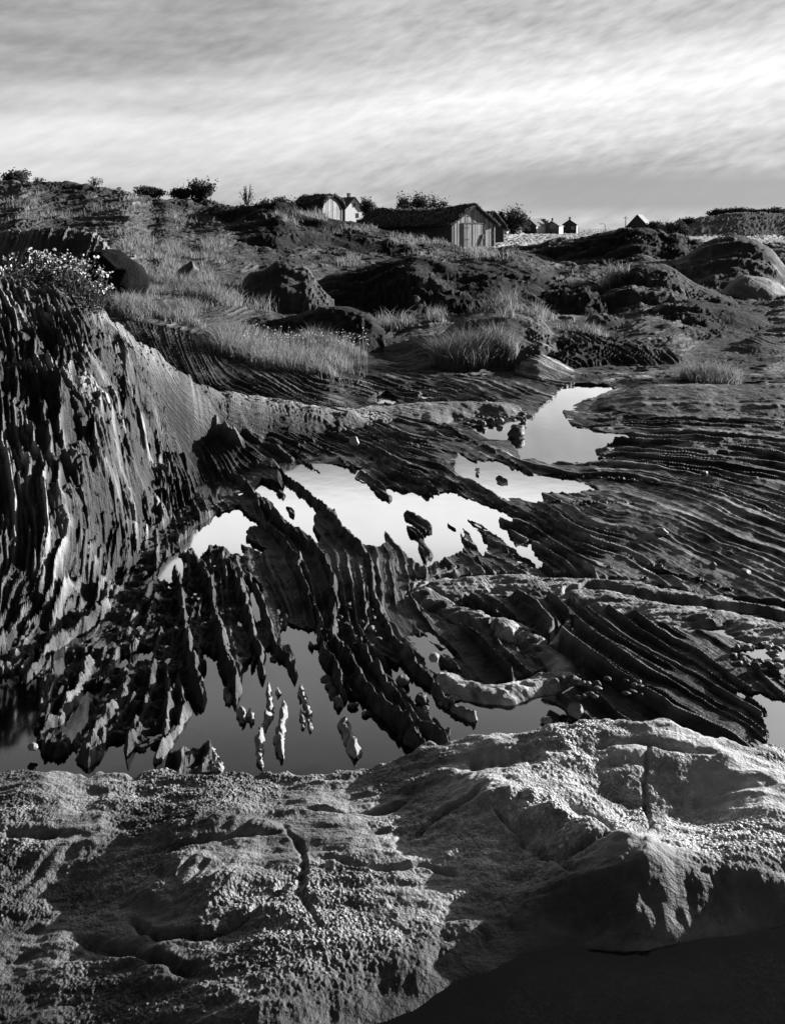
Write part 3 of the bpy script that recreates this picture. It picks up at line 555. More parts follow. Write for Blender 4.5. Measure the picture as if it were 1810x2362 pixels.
blot = sstep(.05, .45, n3(2.3, 4, 91., 1.4)+.35*sstep(900, 100, uf)-.15)
tone_f = tone_f*(1-.45*blot)*(1-.35*sstep(2.5, 2.1, Yf)*sstep(800, 300, uf)); algae_shade = sstep(.21, .07, sdn+.06*n3(5, 3, 88.))*(1-sstep(-.005, -.05, sdn))  # algae band that also carries the bank's shade, painted as darker tone
tone_f = tone_f*(1-.70*algae_shade)
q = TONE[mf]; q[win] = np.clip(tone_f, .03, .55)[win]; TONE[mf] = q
q = PHI[mf]; q[win] = fol[win]*.22; PHI[mf] = q
BARN = np.zeros(XX.shape, np.float32); q = BARN[mf]; q[win] = (bar*(1-algae_shade))[win]; BARN[mf] = q
q = VEG[mf]; q[:] = 0; VEG[mf] = q
Z = np.where((YY < 12) & (SD < -.012) & (IDX != 99), np.where(Z > Zw, np.where(ribz > -8, Z, Z), Z), Z)
# ------------------------------------------------------------------ vegetation cover
gn = fbm(XX*.35, YY*.35, 50., 4)+.5*fbm(XX*1.5/np.clip(YY/15, 1, 4), YY*1.5/np.clip(YY/15, 1, 4), 51., 3)
dzy = np.gradient(Z, axis=0)/np.gradient(YY, axis=0); dzx = np.gradient(Z, axis=1)/np.gradient(XX, axis=1)
steep = np.sqrt(dzx**2+dzy**2)
VEG = np.clip(VEG*(1-sstep(.9, 1.6, steep)), 0, 1)
VA = HY-F*Z/YY
PATCH = [(390,600,70,40),(330,560,60,24),(420,640,80,30),(480,600,70,22),(330,700,90,42),(440,715,110,38),(520,690,70,26),(560,800,90,30),(700,820,150,42),(760,760,60,26),(620,700,50,20),(900,735,70,30),(1000,720,60,26),(1110,705,110,46),(820,605,75,20),(760,560,60,16),(1120,588,60,18),(300,535,80,12),(500,570,50,14),(150,500,100,9),(60,470,70,8),(270,485,90,9),(430,505,100,10),(560,470,90,10),(700,500,90,16),(800,530,80,12),(930,555,90,12),(1330,640,40,16),(1420,630,30,14),(1180,640,60,12),(1350,755,50,16),(1250,735,40,12),(1640,540,90,16),(1720,545,120,24),(1560,535,60,14)]
PV = np.zeros(XX.shape)
for a, b, c, d in PATCH: PV = np.maximum(PV, 1.25-np.sqrt(((UU-a)/c)**2+((VA-b)/d)**2)*.9)
PV = sstep(.42, .85, PV+.8*gn)
VEG = VEG*np.where(YY < 60, np.maximum(PV, .15*sstep(.25, .5, gn)*(YY > 22)), 1.)
VEG = np.where((IDX >= 0) & (IDX != 99) & (YY < 24), np.maximum(VEG, 0), VEG)
FIELD = ((IDX < 0) & (YY > 50) & (UU > 900)).astype(np.float32)
Zabs = Z+CZ

print("grid", XX.shape, "z", Zabs.min(), Zabs.max())
# ------------------------------------------------------------------ materials
def new_mat(name):
    m = D.materials.new(name); m.use_nodes = True; return m, NT(m.node_tree)
def attr(t, name): return t.add('ShaderNodeAttribute', attribute_name=name).outputs['Fac']
def gray(t, v):
    return t.add('ShaderNodeCombineColor', ins={0: v, 1: v, 2: v}).outputs[0]
def finish(t, col, rough, bumps=(), spec=.3):
    nrm = None
    for h, s, dist in bumps:
        b = t.add('ShaderNodeBump', ins={'Height': h, 'Strength': s, 'Distance': dist})
        if nrm is not None: t.put(b.inputs['Normal'], nrm)
        nrm = b.outputs[0]
    p = t.add('ShaderNodeBsdfPrincipled', ins={'Base Color': gray(t, col) if not isinstance(col, float) else (col, col, col, 1), 'Roughness': rough, 'Specular IOR Level': spec})
    if nrm is not None: t.put(p.inputs['Normal'], nrm)
    t.add('ShaderNodeOutputMaterial', ins={0: p.outputs[0]})
    return p
def rock_material():
    m, t = new_mat("rock_and_turf")
    geo = t.add('ShaderNodeNewGeometry'); pos = geo.outputs['Position']
    s3 = t.add('ShaderNodeSeparateXYZ', ins={0: pos}).outputs
    phi, tone, veg, barn, fld = (attr(t, k) for k in ('phi', 'tone', 'veg', 'barn', 'field'))
    pv = t.xyz(t.m('MULTIPLY', phi, 2.2), t.m('MULTIPLY', s3[0], 1.6), t.m('MULTIPLY', s3[1], 1.6))
    str1 = t.noise(pv, 1.6, 5, .6, .25)
    pv2 = t.xyz(t.m('MULTIPLY', phi, 6.0), t.m('MULTIPLY', s3[0], 4.0), t.m('MULTIPLY', s3[1], 4.0))
    str2 = t.noise(pv2, 1.3, 4, .6, .3)
    n1 = t.noise(pos, 3.0, 8, .62); n2 = t.noise(pos, 24.0, 6, .65); n3_ = t.noise(pos, 95.0, 4, .6)
    vor = t.add('ShaderNodeTexVoronoi', ins={'Vector': pos, 'Scale': 115.0}); vd = vor.outputs['Distance']
    vor2 = t.add('ShaderNodeTexVoronoi', ins={'Vector': pos, 'Scale': 46.0}); vd2 = vor2.outputs['Distance']
    # rock: thin beds of slightly different stone, lichen specks, barnacle crust
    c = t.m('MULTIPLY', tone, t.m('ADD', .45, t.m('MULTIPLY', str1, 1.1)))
    c = t.m('MULTIPLY', c, t.m('ADD', .55, t.m('MULTIPLY', n2, .9)))
    crust = t.rng(t.m('ADD', n2, t.m('MULTIPLY', barn, .30)), .58, .78, 0, 1, True)
    speck = t.m('MULTIPLY', t.rng(vd2, .15, .5, 1.2, .7, True), t.rng(vd, .12, .42, 1.55, .72, True))  # pale barnacle cones, with highlight flecks painted into their colour
    c = t.m('MULTIPLY', c, t.m('ADD', 1.0, t.m('MULTIPLY', t.m('MULTIPLY', crust, barn), .55)))
    blot = t.rng(n1, .40, .52, .55, 1.0, True)
    c = t.m('MULTIPLY', c, t.mix(barn, 1.0, t.m('MULTIPLY', blot, speck)))
    # turf and heath
    g1 = t.noise(pos, .55, 6, .6); g2 = t.noise(t.xyz(t.m('MULTIPLY', s3[0], 1.0), t.m('MULTIPLY', s3[1], .35), s3[2]), 5.0, 5, .65)
    gcol = t.m('MULTIPLY', t.rng(g1, .38, .62, .035, .11, True), t.m('ADD', .5, g2))
    fcol = t.m('MULTIPLY', t.rng(t.noise(pos, .06, 4, .6), .35, .65, .25, .31), t.m('ADD', .85, t.m('MULTIPLY', t.noise(t.xyz(s3[0], t.m('MULTIPLY', s3[1], .15), 0.0), .5, 3, .5), .3)))
    gcol = t.mix(fld, gcol, fcol)
    vm = t.rng(t.m('ADD', veg, t.m('MULTIPLY', t.m('SUBTRACT', n1, .5), 1.0)), .38, .58, 0, 1, True)
    vm = t.m('MAXIMUM', vm, fld)
    col = t.mix(vm, c, gcol)
    rgh = t.mix(vm, t.m('MAXIMUM', t.rng(tone, .03, .2, .58, .8), t.rng(s3[1], 9.5, 12.0, .3, .9)), 1.0)
    hb = t.m('ADD', t.m('MULTIPLY', str1, 1.0), t.m('MULTIPLY', str2, .45))
    hb = t.m('ADD', t.m('MULTIPLY', hb, t.m('SUBTRACT', 1.0, t.m('MULTIPLY', barn, .6))), t.m('MULTIPLY', n2, .55))
    hb = t.m('ADD', hb, t.m('MULTIPLY', n3_, t.rng(s3[1], 3.0, 9.0, .22, 0.0)))
    hb = t.m('ADD', hb, t.m('MULTIPLY', barn, t.m('ADD', t.m('MULTIPLY', vd, -.4), t.m('MULTIPLY', vd2, -.35))))
    fine_d = t.mix(t.rng(s3[1], 2.0, 20.0, 0, 1), .035, .11)
    finish(t, col, rgh, [(hb, .75, fine_d)], t.rng(s3[1], 9.5, 12.0, .17, .06))
    return m
MROCK = rock_material()
# ------------------------------------------------------------------ terrain meshes: one sheet cut where a named outcrop begins
vid = np.arange(NRW*NCL).reshape(NRW, NCL)
quads = np.stack([vid[:-1, :-1], vid[:-1, 1:], vid[1:, 1:], vid[1:, :-1]], -1).reshape(-1, 4)
co = np.stack([XX, YY, Zabs], -1).reshape(-1, 3).astype(np.float32)
e1 = np.stack([np.gradient(XX, axis=1), np.gradient(YY, axis=1), np.gradient(Z, axis=1)], -1)
e2 = np.stack([np.gradient(XX, axis=0), np.gradient(YY, axis=0), np.gradient(Z, axis=0)], -1)
nrm = np.cross(e1, e2); nrm /= np.linalg.norm(nrm, axis=-1)[..., None]; nrm = nrm.reshape(-1, 3).astype(np.float32)
ATT = dict(phi=PHI, tone=TONE, veg=VEG, barn=BARN, field=FIELD)
def sheet(name, q):
    used, inv = np.unique(q, return_inverse=True); me = D.meshes.new(name)
    nf = len(q); me.vertices.add(len(used)); me.vertices.foreach_set('co', co[used].ravel())
    me.loops.add(nf*4); me.loops.foreach_set('vertex_index', inv.astype(np.int32).ravel())
    me.polygons.add(nf); me.polygons.foreach_set('loop_start', np.arange(0, nf*4, 4, dtype=np.int32))
    me.polygons.foreach_set('use_smooth', np.ones(nf, bool)); me.update(calc_edges=True)
    for k, v in ATT.items():
        a = me.attributes.new(k, 'FLOAT', 'POINT'); a.data.foreach_set('value', v.reshape(-1)[used].astype(np.float32))
    me.normals_split_custom_set_from_vertices(nrm[used])
    me.materials.append(MROCK); o = D.objects.new(name, me); COL.objects.link(o); return o
def setp(o, label=None, cat=None, group=None, kind=None):
    if label: o['label'] = label
    if cat: o['category'] = cat
    if group: o['group'] = group
    if kind: o['kind'] = kind
    return o
qi = IDX.reshape(-1)[quads].max(axis=1)
base_sel = np.ones(len(quads), bool)
for i, f in enumerate(FE):
    if not f['label']: continue
    s = qi == i
    if s.sum() < 50: continue
    base_sel &= ~s
    setp(sheet({'spur': 'grassy_knoll', 'heath_knoll': 'heath_knoll', 'far_hill': 'wooded_ridge', 'quartz': 'quartz_outcrop'}.get(f['name'], 'rock_outcrop'), quads[s]), f['label'], 'knoll' if f['name'] in ('spur', 'heath_knoll') else 'ridge' if f['name'] == 'far_hill' else 'rock outcrop')
s = qi == 99; base_sel &= ~s
setp(sheet('rock_ledge', quads[s]), 'broad pale barnacle crusted rock ledge filling the foreground below the pools', 'rock ledge')
setp(sheet('terrain', quads[base_sel]), kind='structure')
# ------------------------------------------------------------------ water
def water_mat(name, tint, boost):
    m, t = new_mat(name)
    fr = t.add('ShaderNodeFresnel', ins={'IOR': 1.333})
    pos = t.add('ShaderNodeNewGeometry').outputs['Position']
    b = t.add('ShaderNodeBump', ins={'Height': t.noise(pos, 5.0, 2, .5), 'Strength': .02, 'Distance': .02})
    gl = t.add('ShaderNodeBsdfGlossy', ins={'Roughness': .06, 'Color': (1, 1, 1, 1), 'Normal': b.outputs[0]})
    tr = t.add('ShaderNodeBsdfTransparent', ins={'Color': (tint, tint, tint, 1)})
    mx = t.add('ShaderNodeMixShader', ins={0: t.m('MULTIPLY', fr.outputs[0], boost, clamp=True), 1: tr.outputs[0], 2: gl.outputs[0]})
    t.add('ShaderNodeOutputMaterial', ins={0: mx.outputs[0]})
    return m
def flat_poly(name, pts, z, mat):
    me = D.meshes.new(name); me.from_pydata([(x, y, z) for x, y in pts], [], [list(range(len(pts)))]); me.materials.append(mat)
    o = D.objects.new(name, me); COL.objects.link(o); return o
MW = water_mat("still_water", .32, 3.0)
MN = water_mat("dark_water", .74, 2.0)
setp(flat_poly('water', [(-6, 2.9), (6, 2.9), (10.5, 11.25), (-2.0, 11.25)], 0.0, MW), kind='structure')
setp(flat_poly('near_pool_water', [to_world(a, b, Zn) for a, b in [(560,2600),(700,2420),(860,2345),(1010,2250),(1120,2215),(1300,2160),(1440,2160),(1700,2125),(1950,2090),(2350,2150),(2350,3700),(560,3700)][::-1]], Zn+CZ, MN), kind='structure')
# ------------------------------------------------------------------ things on the ground
rnd = random.Random(3)
def ground(u, Y):
    u = np.atleast_1d(np.asarray(u, float)); Y = np.atleast_1d(np.asarray(Y, float))
    j = np.clip(np.searchsorted(U, u)-1, 0, NCL-2); i = np.clip(np.searchsorted(YR, Y)-1, 0, NRW-2)
    a = np.clip((u-U[j])/(U[j+1]-U[j]), 0, 1); b = np.clip((Y-YR[i])/(YR[i+1]-YR[i]), 0, 1)
    return (Zabs[i, j]*(1-a)+Zabs[i, j+1]*a)*(1-b)+(Zabs[i+1, j]*(1-a)+Zabs[i+1, j+1]*a)*b
def at(u, Y, dz=0.0): return ((u-HX)/F*Y, Y, float(ground(u, Y)[0])+dz)
def hit(u, v, y0=2.0, y1=2000):
    """distance at which the ground is first met under a pixel of the photograph"""
    Y = YR[(YR > y0) & (YR < y1)]; z = ground(np.full(Y.shape, u), Y); los = CZ-(v-HY)/F*Y
    k = np.nonzero(z >= los)[0]; return float(Y[k[0]]) if len(k) else None
class MB:
    def __init__(s): s.v, s.f = [], []
    def add(s, vs, fs):
        o = len(s.v); s.v += [tuple(p) for p in vs]; s.f += [tuple(i+o for i in f) for f in fs]
    def box(s, lo, hi):
        (a, b, c), (d, e, f) = lo, hi
        s.add([(a,b,c),(d,b,c),(d,e,c),(a,e,c),(a,b,f),(d,b,f),(d,e,f),(a,e,f)], [(0,3,2,1),(4,5,6,7),(0,1,5,4),(1,2,6,5),(2,3,7,6),(3,0,4,7)])
    def prism(s, poly, y0, y1):
        """x-z outline pushed along y"""
        k = len(poly); s.add([(x, y0, z) for x, z in poly]+[(x, y1, z) for x, z in poly],
            [tuple(range(k)), tuple(range(2*k-1, k-1, -1))]+[(i, k+i, k+(i+1) % k, (i+1) % k) for i in range(k)])
    def tube(s, pts, rad, seg=6):
        pts = [np.array(p, float) for p in pts]; rings = []
        for i, p in enumerate(pts):
            d = pts[min(i+1, len(pts)-1)]-pts[max(i-1, 0)]; d = d/(np.linalg.norm(d)+1e-9)
            a = np.cross(d, (0.31, 0.2, 0.93)); a /= np.linalg.norm(a)+1e-9; b = np.cross(d, a)
            r = rad[i] if hasattr(rad, '__len__') else rad
            rings.append([p+r*(math.cos(2*math.pi*k/seg)*a+math.sin(2*math.pi*k/seg)*b) for k in range(seg)])
        vs = [q for r in rings for q in r]; fs = []
        for i in range(len(pts)-1):
            for k in range(seg): fs.append((i*seg+k, i*seg+(k+1) % seg, (i+1)*seg+(k+1) % seg, (i+1)*seg+k))
        fs += [tuple(range(seg))[::-1], tuple(range((len(pts)-1)*seg, len(pts)*seg))]; s.add(vs, fs)
    def build(s, name, mat, parent=None, smooth=False):
        me = D.meshes.new(name); me.from_pydata(s.v, [], s.f)
        if smooth: me.polygons.foreach_set('use_smooth', np.ones(len(me.polygons), bool))
        me.materials.append(mat); o = D.objects.new(name, me); COL.objects.link(o)
        if parent: o.parent = parent
        return o
def fast_mesh(name, V, Fq, mat, parent=None, attrs=None):
    me = D.meshes.new(name); V = np.asarray(V, np.float32); Fq = np.asarray(Fq, np.int32); k = Fq.shape[1]
    me.vertices.add(len(V)); me.vertices.foreach_set('co', V.ravel()); me.loops.add(Fq.size); me.loops.foreach_set('vertex_index', Fq.ravel())
    me.polygons.add(len(Fq)); me.polygons.foreach_set('loop_start', np.arange(0, Fq.size, k, dtype=np.int32)); me.update(calc_edges=True)
    for a, v in (attrs or {}).items(): me.attributes.new(a, 'FLOAT', 'POINT').data.foreach_set('value', np.asarray(v, np.float32))
    me.materials.append(mat); o = D.objects.new(name, me); COL.objects.link(o)
    if parent: o.parent = parent
    return o
def empty(name, loc, rz=0.0):
    o = D.objects.new(name, None); COL.objects.link(o); o.location = loc; o.rotation_euler = (0, 0, rz); o.empty_display_size = .1; return o
# materials of things
def wood(name, tone, vert=True, rough=.85):
    m, t = new_mat(name); p = t.add('ShaderNodeTexCoord').outputs['Object']; q = t.add('ShaderNodeSeparateXYZ', ins={0: p}).outputs
    g = t.noise(t.xyz(t.m('MULTIPLY', q[0], 14.), t.m('MULTIPLY', q[1], 14. if vert else 1.5), t.m('MULTIPLY', q[2], .9 if vert else 14.)), 1.0, 5, .65)
    b = t.noise(p, 1.3, 4, .6)
    pl = t.noise(t.xyz(t.m('MULTIPLY', q[0], 5.2), t.m('MULTIPLY', q[1], 5.2), t.m('MULTIPLY', q[2], .05 if vert else 5)), 1.0, 0, .5)
    c = t.m('MULTIPLY', t.m('MULTIPLY', tone, t.m('ADD', .45, g)), t.m('MULTIPLY', t.m('ADD', .6, t.m('MULTIPLY', b, .8)), t.rng(pl, .35, .65, .6, 1.35)))
    finish(t, c, rough, [(g, .6, .02)], .2); return m
def plain(name, tone, rough=.8, var=.5, scale=3.0, spec=.25, bump=.02):
    m, t = new_mat(name); p = t.add('ShaderNodeTexCoord').outputs['Object']
    nn = t.noise(p, scale, 6, .62); c = t.m('MULTIPLY', tone, t.m('ADD', 1-var/2, t.m('MULTIPLY', nn, var)))
    finish(t, c, rough, [(t.noise(p, scale*4, 5, .6), .6, bump)], spec); return m
def leafy(name, tone, trans=.35):
    m, t = new_mat(name); a = attr(t, 'shade'); c = t.m('MULTIPLY', tone, t.m('ADD', .5, a)); g = gray(t, c)
    d = t.add('ShaderNodeBsdfDiffuse', ins={'Color': g}); tr = t.add('ShaderNodeBsdfTranslucent', ins={'Color': g})
    mx = t.add('ShaderNodeMixShader', ins={0: trans, 1: d.outputs[0], 2: tr.outputs[0]}); t.add('ShaderNodeOutputMaterial', ins={0: mx.outputs[0]}); return m
MWOOD = wood('weathered_boards', .26); MLOG = wood('dark_logs', .07, False); MTRIM = wood('pale_plank', .34); MDOOR = wood('door_boards', .24)
MWHITE = plain('white_boards', .72, .7, .25, 2.); MGREYW = plain('grey_boards', .16, .8, .4, 2.); MDARKW = plain('dark_boards', .05, .8, .5, 2.)
MROOF = plain('slate_roof', .14, .7, .5, 1.5); MROOFD = plain('dark_roof', .045, .75, .5, 1.5); MBRICK = plain('chimney_brick', .10); MGLASS = plain('window_glass', .03, .1, .1, 1., .6, .0)
MTURF = plain('turf', .035, 1., .9, 4., .05, .12); MGRASS = leafy('grass_blades', .22, .45); MLEAF = leafy('bush_leaves', .055, .3); MBARK = plain('bark', .05)
MPETAL = leafy('petals', .55, .3); MSTONE = plain('stone', .06, .55, .9, 9., .4, .02); MPALE = plain('pale_stone', .26, .7, .6, 14., .3, .015); MIRON = plain('old_iron', .03)
def sstone(tone): return plain('stone', tone, .6, .9, 16., .35, .012)
# ---- turf roofed boathouse
def blades(P, H, Wd, name, mat, parent=None, lean=.35, seed=1, kind=None, bend=True):
    """one mesh of grass blades standing on the points P"""
    r = np.random.RandomState(seed); N = len(P); a = r.uniform(0, 2*np.pi, N); dx, dy = np.cos(a), np.sin(a)
    la = r.normal(0, lean, N)+.12; lb = r.normal(0, lean, N); h = H*r.uniform(.4, 1.3, N); w = Wd*r.uniform(.6, 1.3, N)
    tip = np.c_[P[:, 0]-la*h, P[:, 1]+lb*h, P[:, 2]+h]; mid = np.c_[P[:, 0]-la*h*.3, P[:, 1]+lb*h*.3, P[:, 2]+h*.55]
    off = np.c_[dx*w, dy*w, 0*w]; b = np.c_[P[:, 0], P[:, 1], P[:, 2]-.02]
    V = np.stack([b-off, b+off, mid+off*.75, tip, mid-off*.75], 1).reshape(-1, 3); k = np.arange(N)[:, None]*5
    T = np.concatenate([k+[0, 1, 2], k+[0, 2, 4], k+[4, 2, 3]], 0)
    sh = np.repeat(r.uniform(.0, 1., N)**1.3*1.1, 5)
    return fast_mesh(name, V, T, mat, parent, dict(shade=sh))
def turf_house(name, label, cat, u, Y, rz, W_, L, he, ha, wallmat, sidemat, zb=None, sag=.3, arch=.0, door=None, dz=0., seed=1, bl=2600):
    x, y, z = at(u, Y); z = z if zb is None else zb
    root = setp(empty(name, (x, y, z+dz), rz), label, cat); h = W_/2; r = random.Random(seed)
    g = MB(); xx = -h
    while xx < h-.02:                                    # upright boards of the gable
        wd = min(r.uniform(.13, .24), h-xx); xm = xx+wd/2; top = he+(ha-he)*(1-abs(xm)/h)**(1-arch*.5)-.05; o = r.uniform(-.018, .018)
        t0 = he+(ha-he)*(1-abs(xx)/h if abs(xx) <= h else 0)**(1-arch*.5)-.06; t1 = he+(ha-he)*max(0, 1-abs(xx+wd)/h)**(1-arch*.5)-.06
        g.add([(xx+.006,o,-.6),(xx+wd-.006,o,-.6),(xx+wd-.006,o,t1),(xx+.006,o,t0),(xx+.006,o+.05,-.6),(xx+wd-.006,o+.05,-.6),(xx+wd-.006,o+.05,t1),(xx+.006,o+.05,t0)], [(0,1,2,3),(7,6,5,4),(0,4,5,1),(1,5,6,2),(2,6,7,3),(3,7,4,0)])
        xx += wd
    g.prism([(-h,-.6),(h,-.6),(h,he-.08),(0,ha-.15),(-h,he-.08)], .055, .12); g.build('gable_wall', wallmat, root)
    for sgn, nm in ((-1, 'side_wall'), (1, 'side_wall')):
        g = MB(); zz = -.6
        while zz < he-.1:
            g.tube([(sgn*(h-.09), .05+r.uniform(-.1, .05), zz), (sgn*(h-.09)+r.uniform(-.02, .02), L/2, zz), (sgn*(h-.09), L, zz)], .11, 7); zz += .20
        g.build(nm, sidemat, root)
    g = MB(); g.prism([(-h,-.6),(h,-.6),(h,he-.08),(0,ha-.3),(-h,he-.08)], L-.1, L); g.build('back_wall', sidemat, root)
    # turf: a thick lumpy blanket over both slopes
    nu, nv = 33, int(L*3.2)+6; gu = np.linspace(-1, 1, nu); gv = np.linspace(-.35, L+.25, nv); A_, B_ = np.meshgrid(gu, gv)
    px = A_*(h+.38); zt = he-.12+(ha-he+.12)*(1-np.abs(A_))**(1-arch*.5); sg = -sag*np.sin(np.clip(B_/L, 0, 1)*np.pi*.9)*(1-np.abs(A_)*.5)
    lump = .17*fbm(px*1.3, B_*1.3, seed*3.1, 4)+.05*fbm(px*5, B_*5, seed*2.2, 3)
    top = zt+sg+.26*(1-.5*np.abs(A_)**6)+lump; bot = zt+sg-.02-.05*np.abs(A_)+.03*fbm(px*6, B_*6, 4.4, 2)
    V = np.concatenate([np.stack([px, B_+.10*fbm(px*3, seed, 2., 3)*(B_ < 0), top], -1).reshape(-1, 3), np.stack([px, B_, bot], -1).reshape(-1, 3)])
    id_ = np.arange(nu*nv).reshape(nv, nu); q = np.stack([id_[:-1, :-1], id_[:-1, 1:], id_[1:, 1:], id_[1:, :-1]], -1).reshape(-1, 4); Fs = [q, q[:, ::-1]+nu*nv]
    ring = np.concatenate([id_[0], id_[1:, -1], id_[-1, -2::-1], id_[-2:0:-1, 0]]); nx = np.roll(ring, -1); Fs.append(np.stack([ring, ring+nu*nv, nx+nu*nv, nx], -1))
    rf = fast_mesh('turf_roof', V, np.concatenate(Fs), MTURF, root)
    rr = np.random.RandomState(seed); k = rr.randint(0, nu*nv, bl); P = V[k]+np.c_[rr.uniform(-.1, .1, (bl, 2)), np.zeros(bl)]
    gb = blades(P, .14*np.ones(bl), .02*Y/75*np.ones(bl), 'roof_grass', MGRASS, rf, seed=seed)
    if door:
        x0, x1, dh = door; g = MB(); xx = x0
        while xx < x1-.02:
            wd = min(.2, x1-xx); g.box((xx+.008, -.075+r.uniform(-.01, .01), -.35), (xx+wd-.008, -.03, dh+r.uniform(-.03, 0))); xx += wd
        d = g.build('door', MDOOR, root)
        g = MB(); g.box((x0-.12, -.12, dh+.02), (x1+.15, -.05, dh+.14)); g.box((x0-.12, -.11, -.4), (x0-.02, -.04, dh+.02)); g.box((x1+.02, -.11, -.4), (x1+.12, -.04, dh+.02)); g.build('door_frame', MLOG, d)
        for zz in (dh*.28, dh*.82): g = MB(); g.box((x0+.02, -.10, zz), (x0+.55, -.078, zz+.07)); g.build('hinge', MIRON, d)
        g = MB(); g.tube([(x1-.75, -.16, -.3), (x1-.12, -.13, dh*.52)], .085, 4); setp(g.build('brace_plank', MTRIM, d), 'pale plank leaning across the door')
    for sx in (-1, 1): g = MB(); g.box((sx*(h+.03)-.06, -.07, -.6), (sx*(h+.03)+.06, .02, he-.1)); g.build('corner_board', MWOOD, root)
    return root
turf_house('boathouse', 'old board boathouse with dark turf roof and a plank braced across its door', 'boathouse', 1092, 75.5, R(40), 5.3, 13.5, 1.95, 3.55, MWOOD, MLOG, zb=CZ-1.62, sag=.35, door=(-1.25, 1.25, 1.95), seed=2, bl=5200)
turf_house('turf_hut', 'small turf domed hut with a sunlit plank end left of the white house', 'hut', 766, 95, R(56), 3.4, 3.9, 1.5, 2.75, MWOOD, MLOG, zb=CZ+.85, sag=.05, arch=.9, seed=5, bl=1800)
turf_house('turf_hut', 'turf roofed hut half hidden behind the right corner of the boathouse', 'hut', 1136, 103, R(30), 3.2, 5, 1.5, 3.35, MDARKW, MLOG, zb=CZ-1.55, sag=.1, arch=.3, seed=8, bl=1200)
# ---- houses across the field
def house(label, u, Y, rz, W_, L, he, ha, gm, sm, rm, zb, chim=None, wins=(), seed=1, name='house', cat='house', door=None):
    root = setp(empty(name, ((u-HX)/F*Y, Y, zb), rz), label, cat); h = W_/2
    g = MB(); g.prism([(-h,-1.2),(h,-1.2),(h,he),(0,ha),(-h,he)], 0, .12); g.build('gable_wall', gm, root); g = MB(); g.prism([(-h,-1.2),(h,-1.2),(h,he),(0,ha),(-h,he)], L-.12, L); g.build('gable_wall', gm, root)
    g = MB(); g.box((-h, .12, -1.2), (-h+.12, L-.12, he)); g.build('side_wall', gm if seed == 9 else sm, root)
    g = MB(); g.box((h-.12, .12, -1.2), (h, L-.12, he)); g.build('side_wall', sm, root)
    g = MB(); e = .35; sl_ = (ha-he)/h
    rf = None
    for s_ in (-1, 1):
        g = MB(); g.prism([(0, ha+.05), (s_*(h+e), he-sl_*e+.05), (s_*(h+e), he-sl_*e+.2), (0, ha+.22)][::s_], -.35, L+.35); rf = g.build('roof', rm, root)
    if chim:
        g = MB(); g.box((-.3, chim-.3, ha-.4), (.3, chim+.3, ha+1.0)); g.box((-.36, chim-.36, ha+1.0), (.36, chim+.36, ha+1.12)); g.build('chimney', MBRICK, rf)
    for (wx, wz, ww, wh) in wins:
        g = MB(); a, b, c, d = wx-ww/2, wx+ww/2, wz-wh/2, wz+wh/2
        g.box((a-.1, -.06, c-.1), (b+.1, -.012, c)); g.box((a-.1, -.06, d), (b+.1, -.012, d+.1)); g.box((a-.1, -.06, c), (a, -.012, d)); g.box((b, -.06, c), (b+.1, -.012, d)); g.box((wx-.03, -.05, c), (wx+.03, -.012, d))
        w_ = g.build('window', MWHITE if gm is not MWHITE else MGREYW, root); g = MB(); g.box((a, -.03, c), (b, -.01, d)); g.build('pane', MGLASS, w_)
    if door:
        g = MB(); g.box((door-.45, -.05, -.2), (door+.45, -.012, 1.9)); g.build('door', MDOOR, root)
    return root
FZ = CZ-1.6
house('white two storey house with chimney standing behind the turf hut', 817, 190, R(38), 5.0, 7.5, 4.0, 6.6, MWHITE, MGREYW, MROOFD, CZ+.2, 2.2, [(.9, 2.6, .5, .9), (0, 4.9, .45, .7)])  # white gable, grey sides: sun and shade painted by board colour
house('house with a dark gable and a bright side wall, nearest to the round trees', 1220, 282, R(-38), 5.4, 6.5, 2.4, 4.6, MDARKW, MWHITE, MROOF, FZ, None, [(0, 1.3, .8, 1.0)])  # shaded gable painted as dark boards, sunlit sides as white
house('grey gabled house with a chimney and one dark gable window', 1272, 285, R(-24), 5.0, 6.0, 2.3, 3.9, MGREYW, MWHITE, MROOF, FZ-.1, 1.2, [(.4, 2.2, 1.2, 1.1)])  # gable's shade painted grey, white sides stand for sun
house('small dark house with short chimney standing apart at the field edge', 1313, 300, R(-14), 5.0, 6.5, 2.5, 4.2, MDARKW, MWHITE, MROOFD, FZ+.2, 3.0, [(1.2, 1.4, .6, .9)])  # dark boards paint the gable's shade, sides stay white
house('dark steep gabled barn behind the heath knoll', 1470, 150, R(-26), 4.6, 5.0, .2, 2.7, MDARKW, MGREYW, MROOF, FZ+1.1, None, name='barn', cat='barn')
house('tiny white shed beneath the round trees', 1160, 240, R(-20), 2.2, 2.4, 1.3, 2.0, MWHITE, MWHITE, MROOF, FZ, None, name='shed', cat='shed')
